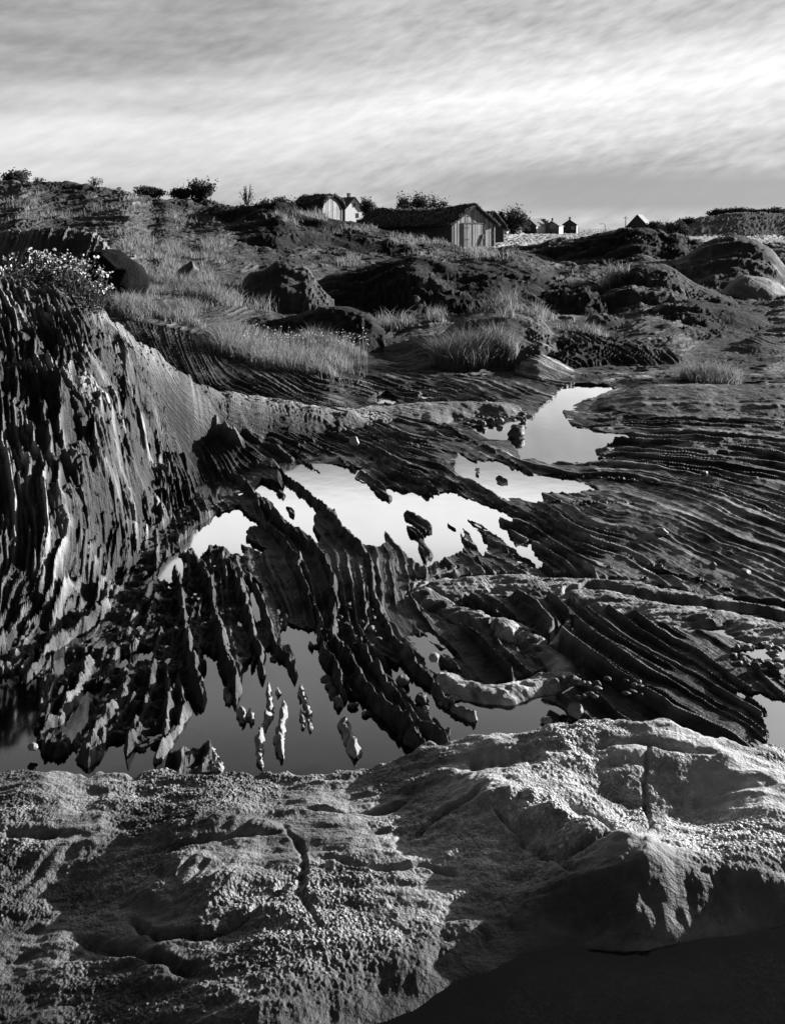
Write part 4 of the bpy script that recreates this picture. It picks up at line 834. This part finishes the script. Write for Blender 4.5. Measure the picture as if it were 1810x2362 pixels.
# ---- poles
def pole(u, Y, hgt, label, lamp=False):
    x, y, z = (u-HX)/F*Y, Y, FZ-.1; root = setp(empty('utility_pole' if not lamp else 'lamp_post', (x, y, z)), label, 'pole' if not lamp else 'lamp post')
    g = MB()
    if lamp: g.tube([(0,0,0),(0,0,hgt*.85),(-.12,0,hgt*.95),(-.5,0,hgt),(-1.0,0,hgt*.98)], [.10,.08,.07,.06,.05]); g.build('post', MIRON, root); g = MB(); g.box((-1.5,-.15,hgt*.95),(-.9,.15,hgt*1.0)); g.build('lamp_head', MIRON, root)
    else:
        g.tube([(0,0,0),(.05,0,hgt*.5),(.1,0,hgt)], [.16,.13,.11]); g.build('post', MBARK, root); g = MB(); g.box((-.7,-.05,hgt-.6),(.9,.05,hgt-.48)); g.build('crossarm', MBARK, root)
pole(1442, 235, 5.0, 'thin wooden pole left of the steep gabled barn'); pole(1395, 240, 2.9, 'short lamp post with bent head in the far field', True)
# ---- bushes and small trees
def bush(u, vb, vt, wpx, Y, label, dens=1.0, group='bushes on the skyline', sparse=False, cat='bush', seed=0, zb=None):
    r = np.random.RandomState(seed+11); x = (u-HX)/F*Y; z = CZ-(vb-HY)/F*Y if zb is None else zb; h = (vb-vt)/F*Y*1.15; w = wpx/F*Y*1.1
    root = setp(empty('tree' if cat == 'tree' else 'bush', (x, Y, z)), label, cat, group); g = MB(); tips = []
    nst = 5 if sparse else 7
    for k in range(nst):
        a = r.uniform(0, 6.28); rr = w*.42*r.uniform(.25, 1); tx, ty = math.cos(a)*rr, math.sin(a)*rr*.8; hh = h*r.uniform(.55, .92)*(1-.35*(rr/(w*.5))**2)
        p0 = (tx*.12, ty*.12, -.5); p1 = (tx*.45, ty*.45, hh*.45); p2 = (tx, ty, hh)
        g.tube([p0, p1, p2], [.035*h+.01, .02*h+.005, .006*h+.003], 5); tips += [p2, tuple(.5*(np.array(p1)+p2)), p1]
        for q in range(3):
            e = (tx+r.normal(0, w*.12), ty+r.normal(0, w*.1), hh*r.uniform(.6, 1.08)); g.tube([p1, e], [.012*h+.003, .004*h+.002], 4); tips.append(e)
    g.build('trunk' if cat == 'tree' else 'stem', MBARK, root)
    tips = np.array(tips); N = int((460 if sparse else 2600)*dens); c = tips[r.randint(0, len(tips), N)]
    c = c*np.array([1, 1, .86]); P = c+r.normal(0, 1, (N, 3))*np.array([w*.085, w*.085, h*.085])*(.8 if sparse else 1.25); P[:, 2] = np.clip(P[:, 2], .02*h, h*1.03)
    s = Y/840*(.6 if sparse else 1.0)*r.uniform(.6, 1.4, N)+.01; d1 = r.normal(size=(N, 3)); d1 /= np.linalg.norm(d1, axis=1)[:, None]; d2 = np.cross(d1, r.normal(size=(N, 3))); d2 /= np.linalg.norm(d2, axis=1)[:, None]
    V = np.stack([P-d1*s[:, None], P+d2*s[:, None]*.6, P+d1*s[:, None], P-d2*s[:, None]*.6], 1).reshape(-1, 3); q = np.arange(4*N).reshape(-1, 4)
    fast_mesh('crown', V, q, MLEAF, root, dict(shade=np.repeat(r.uniform(.1, 1, N), 4)))
BS = [(33,424,392,66,50,'broad round bush at the left end of the skyline',1,0),(88,420,404,26,50,'tiny thin bush right of the broad leftmost bush',.3,1),(216,432,397,42,50,'open spiky bush on the crest of the bare left hill',.6,1),
 (274,450,428,24,50,'small ragged bush on the slope below the spiky crest bush',.4,1),(345,455,424,62,50,'wide flat topped bush in the middle of the left skyline',1,0),(420,460,433,46,51,'low dense bush just left of a taller pointed one',.8,0),
 (464,464,411,56,51,'tall pointed bush with a ragged top on the left skyline',1,0),(570,478,411,36,52,'thin airy sapling with bare stems left of the turf hut',.6,1),(603,482,446,56,53,'low dark bush at the foot of the airy sapling',.8,0),
 (657,484,432,46,56,'dense egg shaped bush beside the turf hut',1.1,0)]
for i, (u, vb, vt, w, Y, lb, dn, sp_) in enumerate(BS):
    zg = float(ground(u, Y)[0]); bush(u, vb, vt, w, Y, lb, dn, sparse=bool(sp_), seed=i, zb=min(CZ-(vb-HY)/F*Y, zg+.1) if zg > CZ-(vb+30-HY)/F*Y else None)
TS = [(850,512,456,34,140,'lone dark tree between white house and boathouse roof',.8),(930,520,452,44,130,'leftmost crown rising behind the boathouse roof',.9),(968,520,440,42,131,'tallest crown rising behind the boathouse roof',1.),(1008,520,452,40,132,'rightmost loose crown rising behind the boathouse roof',.7),
 (1180,540,478,54,230,'dense round tree at the right of the boathouse',1.3),(1154,540,488,20,228,'narrow dark tree squeezed between hut and dense round tree',.7),(1246,530,502,44,340,'low distant trees seen between two gabled houses',.7),
 (1583,522,503,40,230,'small clump of trees left of the far wooded ridge',.8),(1610,524,506,18,232,'small single tree touching the foot of the far wooded ridge',.5)]
for i, (u, vb, vt, w, Y, lb, dn) in enumerate(TS): bush(u, vb, vt, w, Y, lb, dn, group='trees around the far houses', cat='tree', seed=40+i)
bush(1556, 552, 514, 60, 62, 'low round shrub at the right foot of the heath knoll', 1., group='shrubs near the heath knoll', seed=70)
bush(1512, 532, 512, 40, 120, 'dark shrub leaning on the steep gabled barn', .7, group='shrubs near the heath knoll', seed=71)
for i, u in enumerate((1660, 1700, 1745, 1790)): bush(u, 497, 478+i % 3*2, 46, 251, ['left most pointed bush on the far wooded ridge','second bush along the far wooded ridge','third bush along the far wooded ridge','last bush on the far wooded ridge before the picture edge'][i], .8, group='bushes on the far ridge', seed=80+i, zb=float(ground(u, 251)[0])-.8)
# ------------------------------------------------------------------ grass
gr = np.random.RandomState(21)
def nearest(u, Y):
    return np.clip(np.searchsorted(YR, Y), 0, NRW-1), np.clip(np.searchsorted(U, u), 0, NCL-1)
def scatter(N, u0, u1, y0, y1, seed):
    r = np.random.RandomState(seed); u = r.uniform(u0, u1, N); Y = np.exp(r.uniform(math.log(y0), math.log(y1), N)); return u, Y
GV, GHT, GWD = [], [], []
def sow(N, u0, u1, y0, y1, h, seed, thr=.35, force=False, patch=1.0):
    u, Y = scatter(N, u0, u1, y0, y1, seed); i, j = nearest(u, Y); x = (u-HX)/F*Y
    pn = fbm(x*.9*12/np.mean([y0, y1])*1.3, Y*.5*12/np.mean([y0, y1])*1.3, seed*1.3, 3)
    ok = ((VEG[i, j]*1.15 > thr*.3+.85*np.random.RandomState(seed+99).uniform(0, 1, N)) | force) & (pn > -.15-.5*(1-patch)) & ((SD[i, j] > .05) | (Y > 11))
    u, Y, x, pn = u[ok], Y[ok], x[ok], pn[ok]
    GV.append(np.c_[x, Y, ground(u, Y)]); vg = np.clip(VEG[i, j][ok], .0, 1); GHT.append(h*(.75+.8*np.clip(pn, -.3, 1))*(.35+.65*vg)); GWD.append(.0052*(Y/12)**.8)
sow(26000, -500, 900, 9.9, 14, .20, 1)
sow(26000, 150, 560, 9.6, 16, .26, 2, patch=.6)
sow(17000, 500, 1000, 10.2, 13.0, .24, 3, patch=.7)
sow(12000, 640, 1010, 11.5, 15, .20, 4, patch=.6)
sow(12000, 950, 1300, 13, 19, .34, 5)
sow(30000, -300, 1200, 14, 24, .24, 6)
sow(15000, 1000, 1900, 12, 26, .16, 7, thr=.5)
sow(34000, -200, 1150, 23, 52, .30, 8)
sow(16000, 900, 1950, 28, 60, .30, 9)
setp(blades(np.concatenate(GV), np.concatenate(GHT), np.concatenate(GWD), 'meadow_grass', MGRASS, seed=5, lean=.42), kind='stuff')
def tuft(u, Y, wm, h, n_, label, seed, name='grass_tuft', cat='grass tuft', dep=.6, mat=None):
    r = np.random.RandomState(seed); c = at(u, Y); root_n = name
    rr = np.sqrt(r.uniform(0, 1, n_)); a = r.uniform(0, 6.28, n_); px = rr*np.cos(a)*wm/2; py = rr*np.sin(a)*wm/2*dep
    uu = HX+(c[0]+px)/(Y+py)*F; z = ground(uu, Y+py)
    P = np.c_[px, py, z-c[2]]; H = h*(.55+.6*(1-rr))
    o = blades(P, H, np.full(n_, .0045*Y/12), name, mat or MGRASS, seed=seed, lean=.48); o.location = c
    return setp(o, label, cat)
tuft(1062, 11.75, .80, .52, 1300, 'large dense grass tuft at the foot of the rounded rock hump', 1); tuft(1150, 11.9, .55, .40, 650, 'smaller grass tuft right beside the large dense tuft', 2)
tuft(1640, 10.9, .8, .26, 1300, 'grass tuft at the far water edge on the right', 3); tuft(1172, 12.9, .26, .30, 60, 'sparse tall grass sprig growing on top of the rounded rock hump', 4)
tuft(1415, 20.2, .8, .38, 220, 'thin grass sprig beside the stack of bedded rock', 5); tuft(745, 12.0, .9, .34, 900, 'tall pale grass tuft left of the low layered rock', 6)
tuft(1345, 14.0, .9, .25, 500, 'short grass tuft in the crack behind the sloping rock ledge', 7)
# small white flowers on stalks in the grass bank
def flowers(name, u0, u1, y0, y1, N, h, r0, seed):
    u, Y = scatter(N, u0, u1, y0, y1, seed); r = np.random.RandomState(seed); x = (u-HX)/F*Y; z = ground(u, Y); hh = h*r.uniform(.7, 1.3, N)
    c = np.c_[x+r.normal(0, .02, N), Y, z+hh]; s = (r0*Y/12*r.uniform(.7, 1.3, N))[:, None]; ex, ez, ey = np.array([1, 0, 0.]), np.array([0, 0, .8]), np.array([0, 1., 0])
    V = np.stack([c-ex*s, c+ez*s, c+ex*s, c-ez*s, c-ey*s, c+ey*s, np.c_[x-.002*Y/12, Y, z], np.c_[x+.002*Y/12, Y, z]], 1).reshape(-1, 3); k = np.arange(N)[:, None]*8
    Ft = np.concatenate([k+t for t in ([0,4,1],[1,4,2],[2,4,3],[3,4,0],[0,1,5],[1,2,5],[2,3,5],[3,0,5],[6,7,3])]); sh = np.tile([1,1,1,1,1,1,.0,.0], N)
    return fast_mesh(name, V, Ft, MPETAL, None, dict(shade=sh))
setp(flowers('wildflowers', 560, 850, 10.6, 12.0, 130, .30, .009, 5), kind='stuff')
# ------------------------------------------------------------------ flowering shrub on top of the left rock
def shrub(u, Y, wd, hgt, label):
    r = np.random.RandomState(9); c = at(u, Y, -.03); root = setp(empty('flowering_shrub', c), label, 'shrub'); g = MB(); tips = []; LV, FV = [], []
    for k in range(120):
        bx, by = r.uniform(-wd/2, wd/2), r.uniform(-.13, .16); h = hgt*r.uniform(.35, 1.0)*(1-.5*(abs(bx)/(wd/2))**3); lx = r.normal(.03, .05)
        p0 = np.array([bx, by, -.08]); p2 = np.array([bx+lx, by+r.normal(0, .03), h]); p1 = (p0+p2)/2+np.array([-lx*.3, 0, .02]); g.tube([p0, p1, p2], [.0035, .003, .0018], 4)
        for q in range(34):
            t = r.uniform(.15, 1); LV.append(p0*(1-t)+p2*t+r.normal(0, .022, 3))
        for q in range(r.randint(2, 11)): FV.append(p2+r.normal(0, .016, 3)*np.array([1.1, 1, .8]))
    g.build('stem', MBARK, root)
    def quads_(P, s0, nm, mat, sh):
        P = np.array(P); N = len(P); d1 = r.normal(size=(N, 3)); d1 /= np.linalg.norm(d1, axis=1)[:, None]; d2 = np.cross(d1, r.normal(size=(N, 3))); d2 /= np.linalg.norm(d2, axis=1)[:, None]; s = s0*r.uniform(.6, 1.3, N)[:, None]
        V = np.stack([P-d1*s, P+d2*s*.6, P+d1*s, P-d2*s*.6], 1).reshape(-1, 3); fast_mesh(nm, V, np.arange(4*N).reshape(-1, 4), mat, root, dict(shade=np.repeat(r.uniform(sh, 1, N), 4)))
    quads_(LV, .013, 'leaves', MLEAF, .2); quads_(FV, .0125, 'blossom', MPETAL, .6)
shrub(98, 6.30, .90, .42, 'white flowering shrub blooming along the top of the left rock face')
# ------------------------------------------------------------------ loose stones
def ico(sub=3):
    import bmesh
    b = bmesh.new(); bmesh.ops.create_icosphere(b, subdivisions=sub, radius=1); v = np.array([q.co[:] for q in b.verts]); f = np.array([[q.index for q in p.verts] for p in b.faces]); b.free(); return v, f
ICO = {2: ico(2), 3: ico(3), 4: ico(4)}
def stone(name, u, v, wpx, hpx, label, mat, cat='stone', group=None, seed=0, ang=.35, zr=None, sub=4, dep=.8, sink=.25):
    """(u, v): where its foot stands in the picture; found on the ground or the water plane"""
    if zr is None: Y = hit(u, v) or 8.
    else: Y = -F*zr/(v-HY)
    w, h = wpx/F*Y, hpx/F*Y; V, Fc = ICO[sub]; r = np.random.RandomState(seed); V = V.copy()
    for k in range(16 if ang > .4 else 9):                                    # chip flat faces off
        d = r.normal(size=3); d /= np.linalg.norm(d); q = V@d; lim = r.uniform(.5 if ang > .4 else .62, .9); V = V-np.maximum(q-lim, 0)[:, None]*d*(1-ang*0)*.9
    V = V*(1+ang*.35*fbm(V[:, 0]*1.6+seed, V[:, 1]*1.6, V[:, 2]*1.6, 3)[:, None]+.02*fbm(V[:, 0]*7, V[:, 1]*7, V[:, 2]*7+seed, 3)[:, None])
    V = V/np.abs(V).max(0)*np.array([w/2, w/2*dep, h*(1+sink)/2])
    z0 = float(ground(u, Y+w*.3)[0]) if zr is None else CZ+zr
    o = fast_mesh(name, V, Fc, mat); o.data.polygons.foreach_set('use_smooth', np.ones(len(Fc), bool)); o.location = ((u-HX)/F*Y, Y+w/2*dep*.8, z0+h*(1-sink)/2); o.rotation_euler = (0, 0, r.uniform(-.4, .4))
    return setp(o, label, cat, group)
MS1, MS2, MS3 = sstone(.035), sstone(.11), sstone(.26)
stone('boulder', 258, 690, 172, 122, 'big black boulder sitting in the grass behind the left rock face', plain('black_stone', .014, 1., .8, 6., .02, .03), 'boulder', seed=1, ang=.5)
stone('boulder', 424, 652, 58, 52, 'small peaked grey boulder standing in the pale grass', sstone(.045), 'boulder', seed=2, ang=.6)
stone('boulder', 1192, 1012, 45, 30, 'round black boulder standing in the bright upper pool', MS1, 'boulder', seed=3, zr=-2.0)
stone('stone', 817, 1026, 25, 18, 'smooth pale rounded stone lying on the dark ribbed slope', MS3, seed=4, ang=.15, zr=-1.9)
stone('stone', 930, 1586, 36, 22, 'rounded dark stone in the lower pool beside the long ribs', MS2, seed=5, zr=-2.0)
stone('stone', 972, 1630, 34, 26, 'angular dark stone in the lower pool by the thin ledge', MS1, seed=6, ang=.6, zr=-2.0)
stone('stone', 982, 1645, 18, 14, 'little stone touching the angular dark stone in the pool', MS2, seed=7, zr=-2.0)
stone('stone', 1002, 1530, 26, 20, 'pale knob shaped stone at the tail of the vein', MS3, seed=8, zr=-1.97)
stone('stone', 72, 1733, 26, 12, 'flat pale pebble lying at the left edge of the dark pool', MS3, seed=9, zr=-1.97)
stone('stone', 1334, 1662, 44, 30, 'blocky dark stone at the foot of the right beds in the pool', MS2, seed=10, ang=.6, zr=-2.0)
stone('stone', 1278, 1597, 36, 26, 'rounded grey stone under the vein hook', MS2, seed=11, zr=-1.95); stone('stone', 1325, 1582, 32, 20, 'dark oval stone right of the grey stone under the hook', MS1, seed=12, zr=-1.93); stone('stone', 1303, 1580, 26, 18, 'small dark stone between two stones under the hook', MS1, seed=13, zr=-1.93)
stone('stone', 1262, 1672, 30, 12, 'low flat stone breaking the dark pool near the ledge', MS2, seed=14, zr=-2.0)
stone('stone', 1050, 1618, 28, 8, 'leftmost of three thin flat stones in the dark pool', MS2, seed=15, zr=-2.0); stone('stone', 1124, 1619, 30, 9, 'middle one of three thin flat stones in the dark pool', MS1, seed=16, zr=-2.0); stone('stone', 1164, 1617, 28, 8, 'rightmost of three thin flat stones in the dark pool', MS2, seed=17, zr=-2.0)
stone('stone', 813, 1637, 28, 12, 'oval dark stone left of the long rib in the pool', MS1, seed=18, zr=-2.0); stone('stone', 845, 1655, 24, 9, 'flat dark stone touching the long rib in the pool', MS1, seed=19, zr=-2.0)
stone('stone', 1528, 1236, 34, 16, 'pale flat slab stone lying among the right hand beds', MS3, seed=20, zr=-1.95); stone('stone', 1626, 1098, 18, 12, 'small grey stone on the upper right beds', MS2, seed=21, zr=-1.93); stone('stone', 1645, 1314, 20, 16, 'round grey stone near the bright sliver of water', MS2, seed=22, zr=-1.94); stone('stone', 1722, 1334, 30, 18, 'blocky grey stone at the right end of the beds', MS2, seed=23, zr=-1.93)
r_ = np.random.RandomState(4)
for k in range(34):
    stone('pebble', 1690+r_.uniform(0, 150), 1490+r_.uniform(0, 62), r_.uniform(14, 34), r_.uniform(8, 18), 'small rounded wet pebble at the right edge water', [MS1, MS2, MS3][r_.randint(3)], 'pebble', 'pebbles at the right edge water', seed=100+k, zr=-1.97, sub=2, ang=.6, dep=.65)
for k in range(26):
    u = r_.uniform(1060, 1230); stone('pebble', u, 978-(u-1060)*.06+r_.normal(0, 5), r_.uniform(8, 24), r_.uniform(5, 12), 'small dark pebble in the line above the bright upper pool', [MS1, MS1, MS2][r_.randint(3)], 'pebble', 'pebbles above the upper pool', seed=150+k, zr=-1.98, sub=2, ang=.6, dep=.65)
for k in range(26):
    u = r_.uniform(760, 900); stone('pebble', u, 1395+r_.uniform(0, 110), r_.uniform(6, 20), r_.uniform(4, 9), 'small pebble caught between the middle ribs', [MS1, MS2, MS3][r_.randint(3)], 'pebble', 'pebbles between the middle ribs', seed=190+k, zr=-1.96, sub=2, ang=.6, dep=.65)
for k in range(20):
    u = r_.uniform(1330, 1480); stone('pebble', u, 1570+r_.uniform(0, 45), r_.uniform(8, 22), r_.uniform(5, 11), 'small pebble heaped right of the vein hook', [MS1, MS2][r_.randint(2)], 'pebble', 'pebbles beside the vein hook', seed=230+k, zr=-1.94, sub=2, ang=.6, dep=.65)
# ------------------------------------------------------------------ rock fins standing in the dark pool
def fin(pl, hw, H, label, mat, seed):
    P = np.array([to_world(a, b) for a, b in pl]); L = np.r_[0, np.cumsum(np.linalg.norm(np.diff(P, axis=0), axis=1))]; n_ = max(24, int(L[-1]/.008)); t = np.linspace(0, L[-1], n_)
    x, y = np.interp(t, L, P[:, 0]), np.interp(t, L, P[:, 1]); dx, dy = np.gradient(x), np.gradient(y); k = np.hypot(dx, dy); nx, ny = dy/k, -dx/k; q = t/L[-1]
    env = np.clip(np.minimum(q, 1-q)*7+.12, 0, 1)**.6; hh = .95*H*env*(.75+.9*fbm(t*14, seed*3.1, 1., 3)); ww = .75*hw*env*(.85+.6*fbm(t*9, seed*1.7, 5., 3))
    sec = [(-1.7, None), (-1.15, .0), (-.85, .45), (-.35, .85), (0, 1.), (.35, .92), (.75, .6), (1.1, .05), (1.6, None)]; V = []
    for a, b in sec:
        nz = fbm(t*26, a*3+seed, 2., 3); z = np.full(n_, -.12) if b is None else b*hh+.012*nz+.006*fbm(t*60, a*4+seed, 7., 2); o = a*ww+.012*nz+.006*fbm(t*70, a*5+seed, 4., 2); V.append(np.c_[x+nx*o, y+ny*o, z])
    V = np.stack(V, 1); m = len(sec); id_ = np.arange(n_*m).reshape(n_, m); Fq = np.stack([id_[:-1, :-1], id_[:-1, 1:], id_[1:, 1:], id_[1:, :-1]], -1).reshape(-1, 4)
    c = V.reshape(-1, 3).mean(0)*np.array([1, 1, 0]); o = fast_mesh('rock_fin', V.reshape(-1, 3)-c, Fq, mat); o.location = c; o.data.polygons.foreach_set('use_smooth', np.ones(len(Fq), bool)); return setp(o, label, 'rock fin')
MF, MF2 = plain('fin_rock', .20, .7, 1.2, 40., .3, .006), plain('fin_rock_dark', .12, .6, 1.2, 30., .3, .01)
fin([(619,1582),(622,1620),(624,1652),(606,1682),(598,1720),(600,1750),(604,1772)], .016, .045, 'long thin pale curved fin, leftmost of the pair standing upright in the dark pool', MF, 1)
fin([(652,1622),(656,1640),(651,1672),(643,1705),(648,1735),(652,1752)], .020, .05, 'shorter pale stout fin beside the long thin curved fin', MF, 2)
fin([(692,1588),(700,1615),(712,1645),(715,1672),(717,1690)], .013, .035, 'slender pale fin standing alone in mid pool right of the pair', MF, 3)
fin([(695,1642),(698,1660),(701,1682)], .012, .018, 'tiny low fin hugging the slender pale fin', MF2, 4)
fin([(791,1668),(798,1690),(808,1712),(818,1735),(822,1752)], .030, .055, 'broad lumpy pale fin below the long dark rib', MF, 5)
fin([(750,1562),(758,1575),(764,1590)], .022, .035, 'dark stub fin near the foot of the long ribs, upper one', MF2, 6); fin([(764,1595),(775,1612),(786,1635)], .022, .035, 'dark jagged fin just below the dark stub fin', MF2, 7)
fin([(554,1642),(560,1655),(564,1670)], .022, .035, 'left one of two short bright fins at the pool centre left', MF, 8); fin([(577,1642),(580,1655),(581,1670)], .012, .035, 'right thin one of two short bright fins at the pool centre left', MF, 9)
fin([(520,1598),(526,1610),(530,1622)], .022, .045, 'small pale block fin off the tip of the left finger', MF, 10); fin([(640,1590),(643,1605)], .010, .02, 'tiny bright fin above the stout fin', MF, 11)
fin([(628,1515),(636,1526)], .022, .03, 'dark stub between the rib tips at the pool head', MF2, 12)
fin([(1012,1622),(1040,1630),(1062,1640)], .014, .03, 'low thin ledge fin pointing at the slope, upper of two', MF2, 13); fin([(1040,1640),(1075,1652),(1098,1665)], .03, .04, 'dark broken fin below the low thin ledge fin', MF2, 14)
fin([(486,1728),(494,1745),(502,1768),(510,1790)], .022, .05, 'bright leaning fin against the foreground ledge', MF, 15)
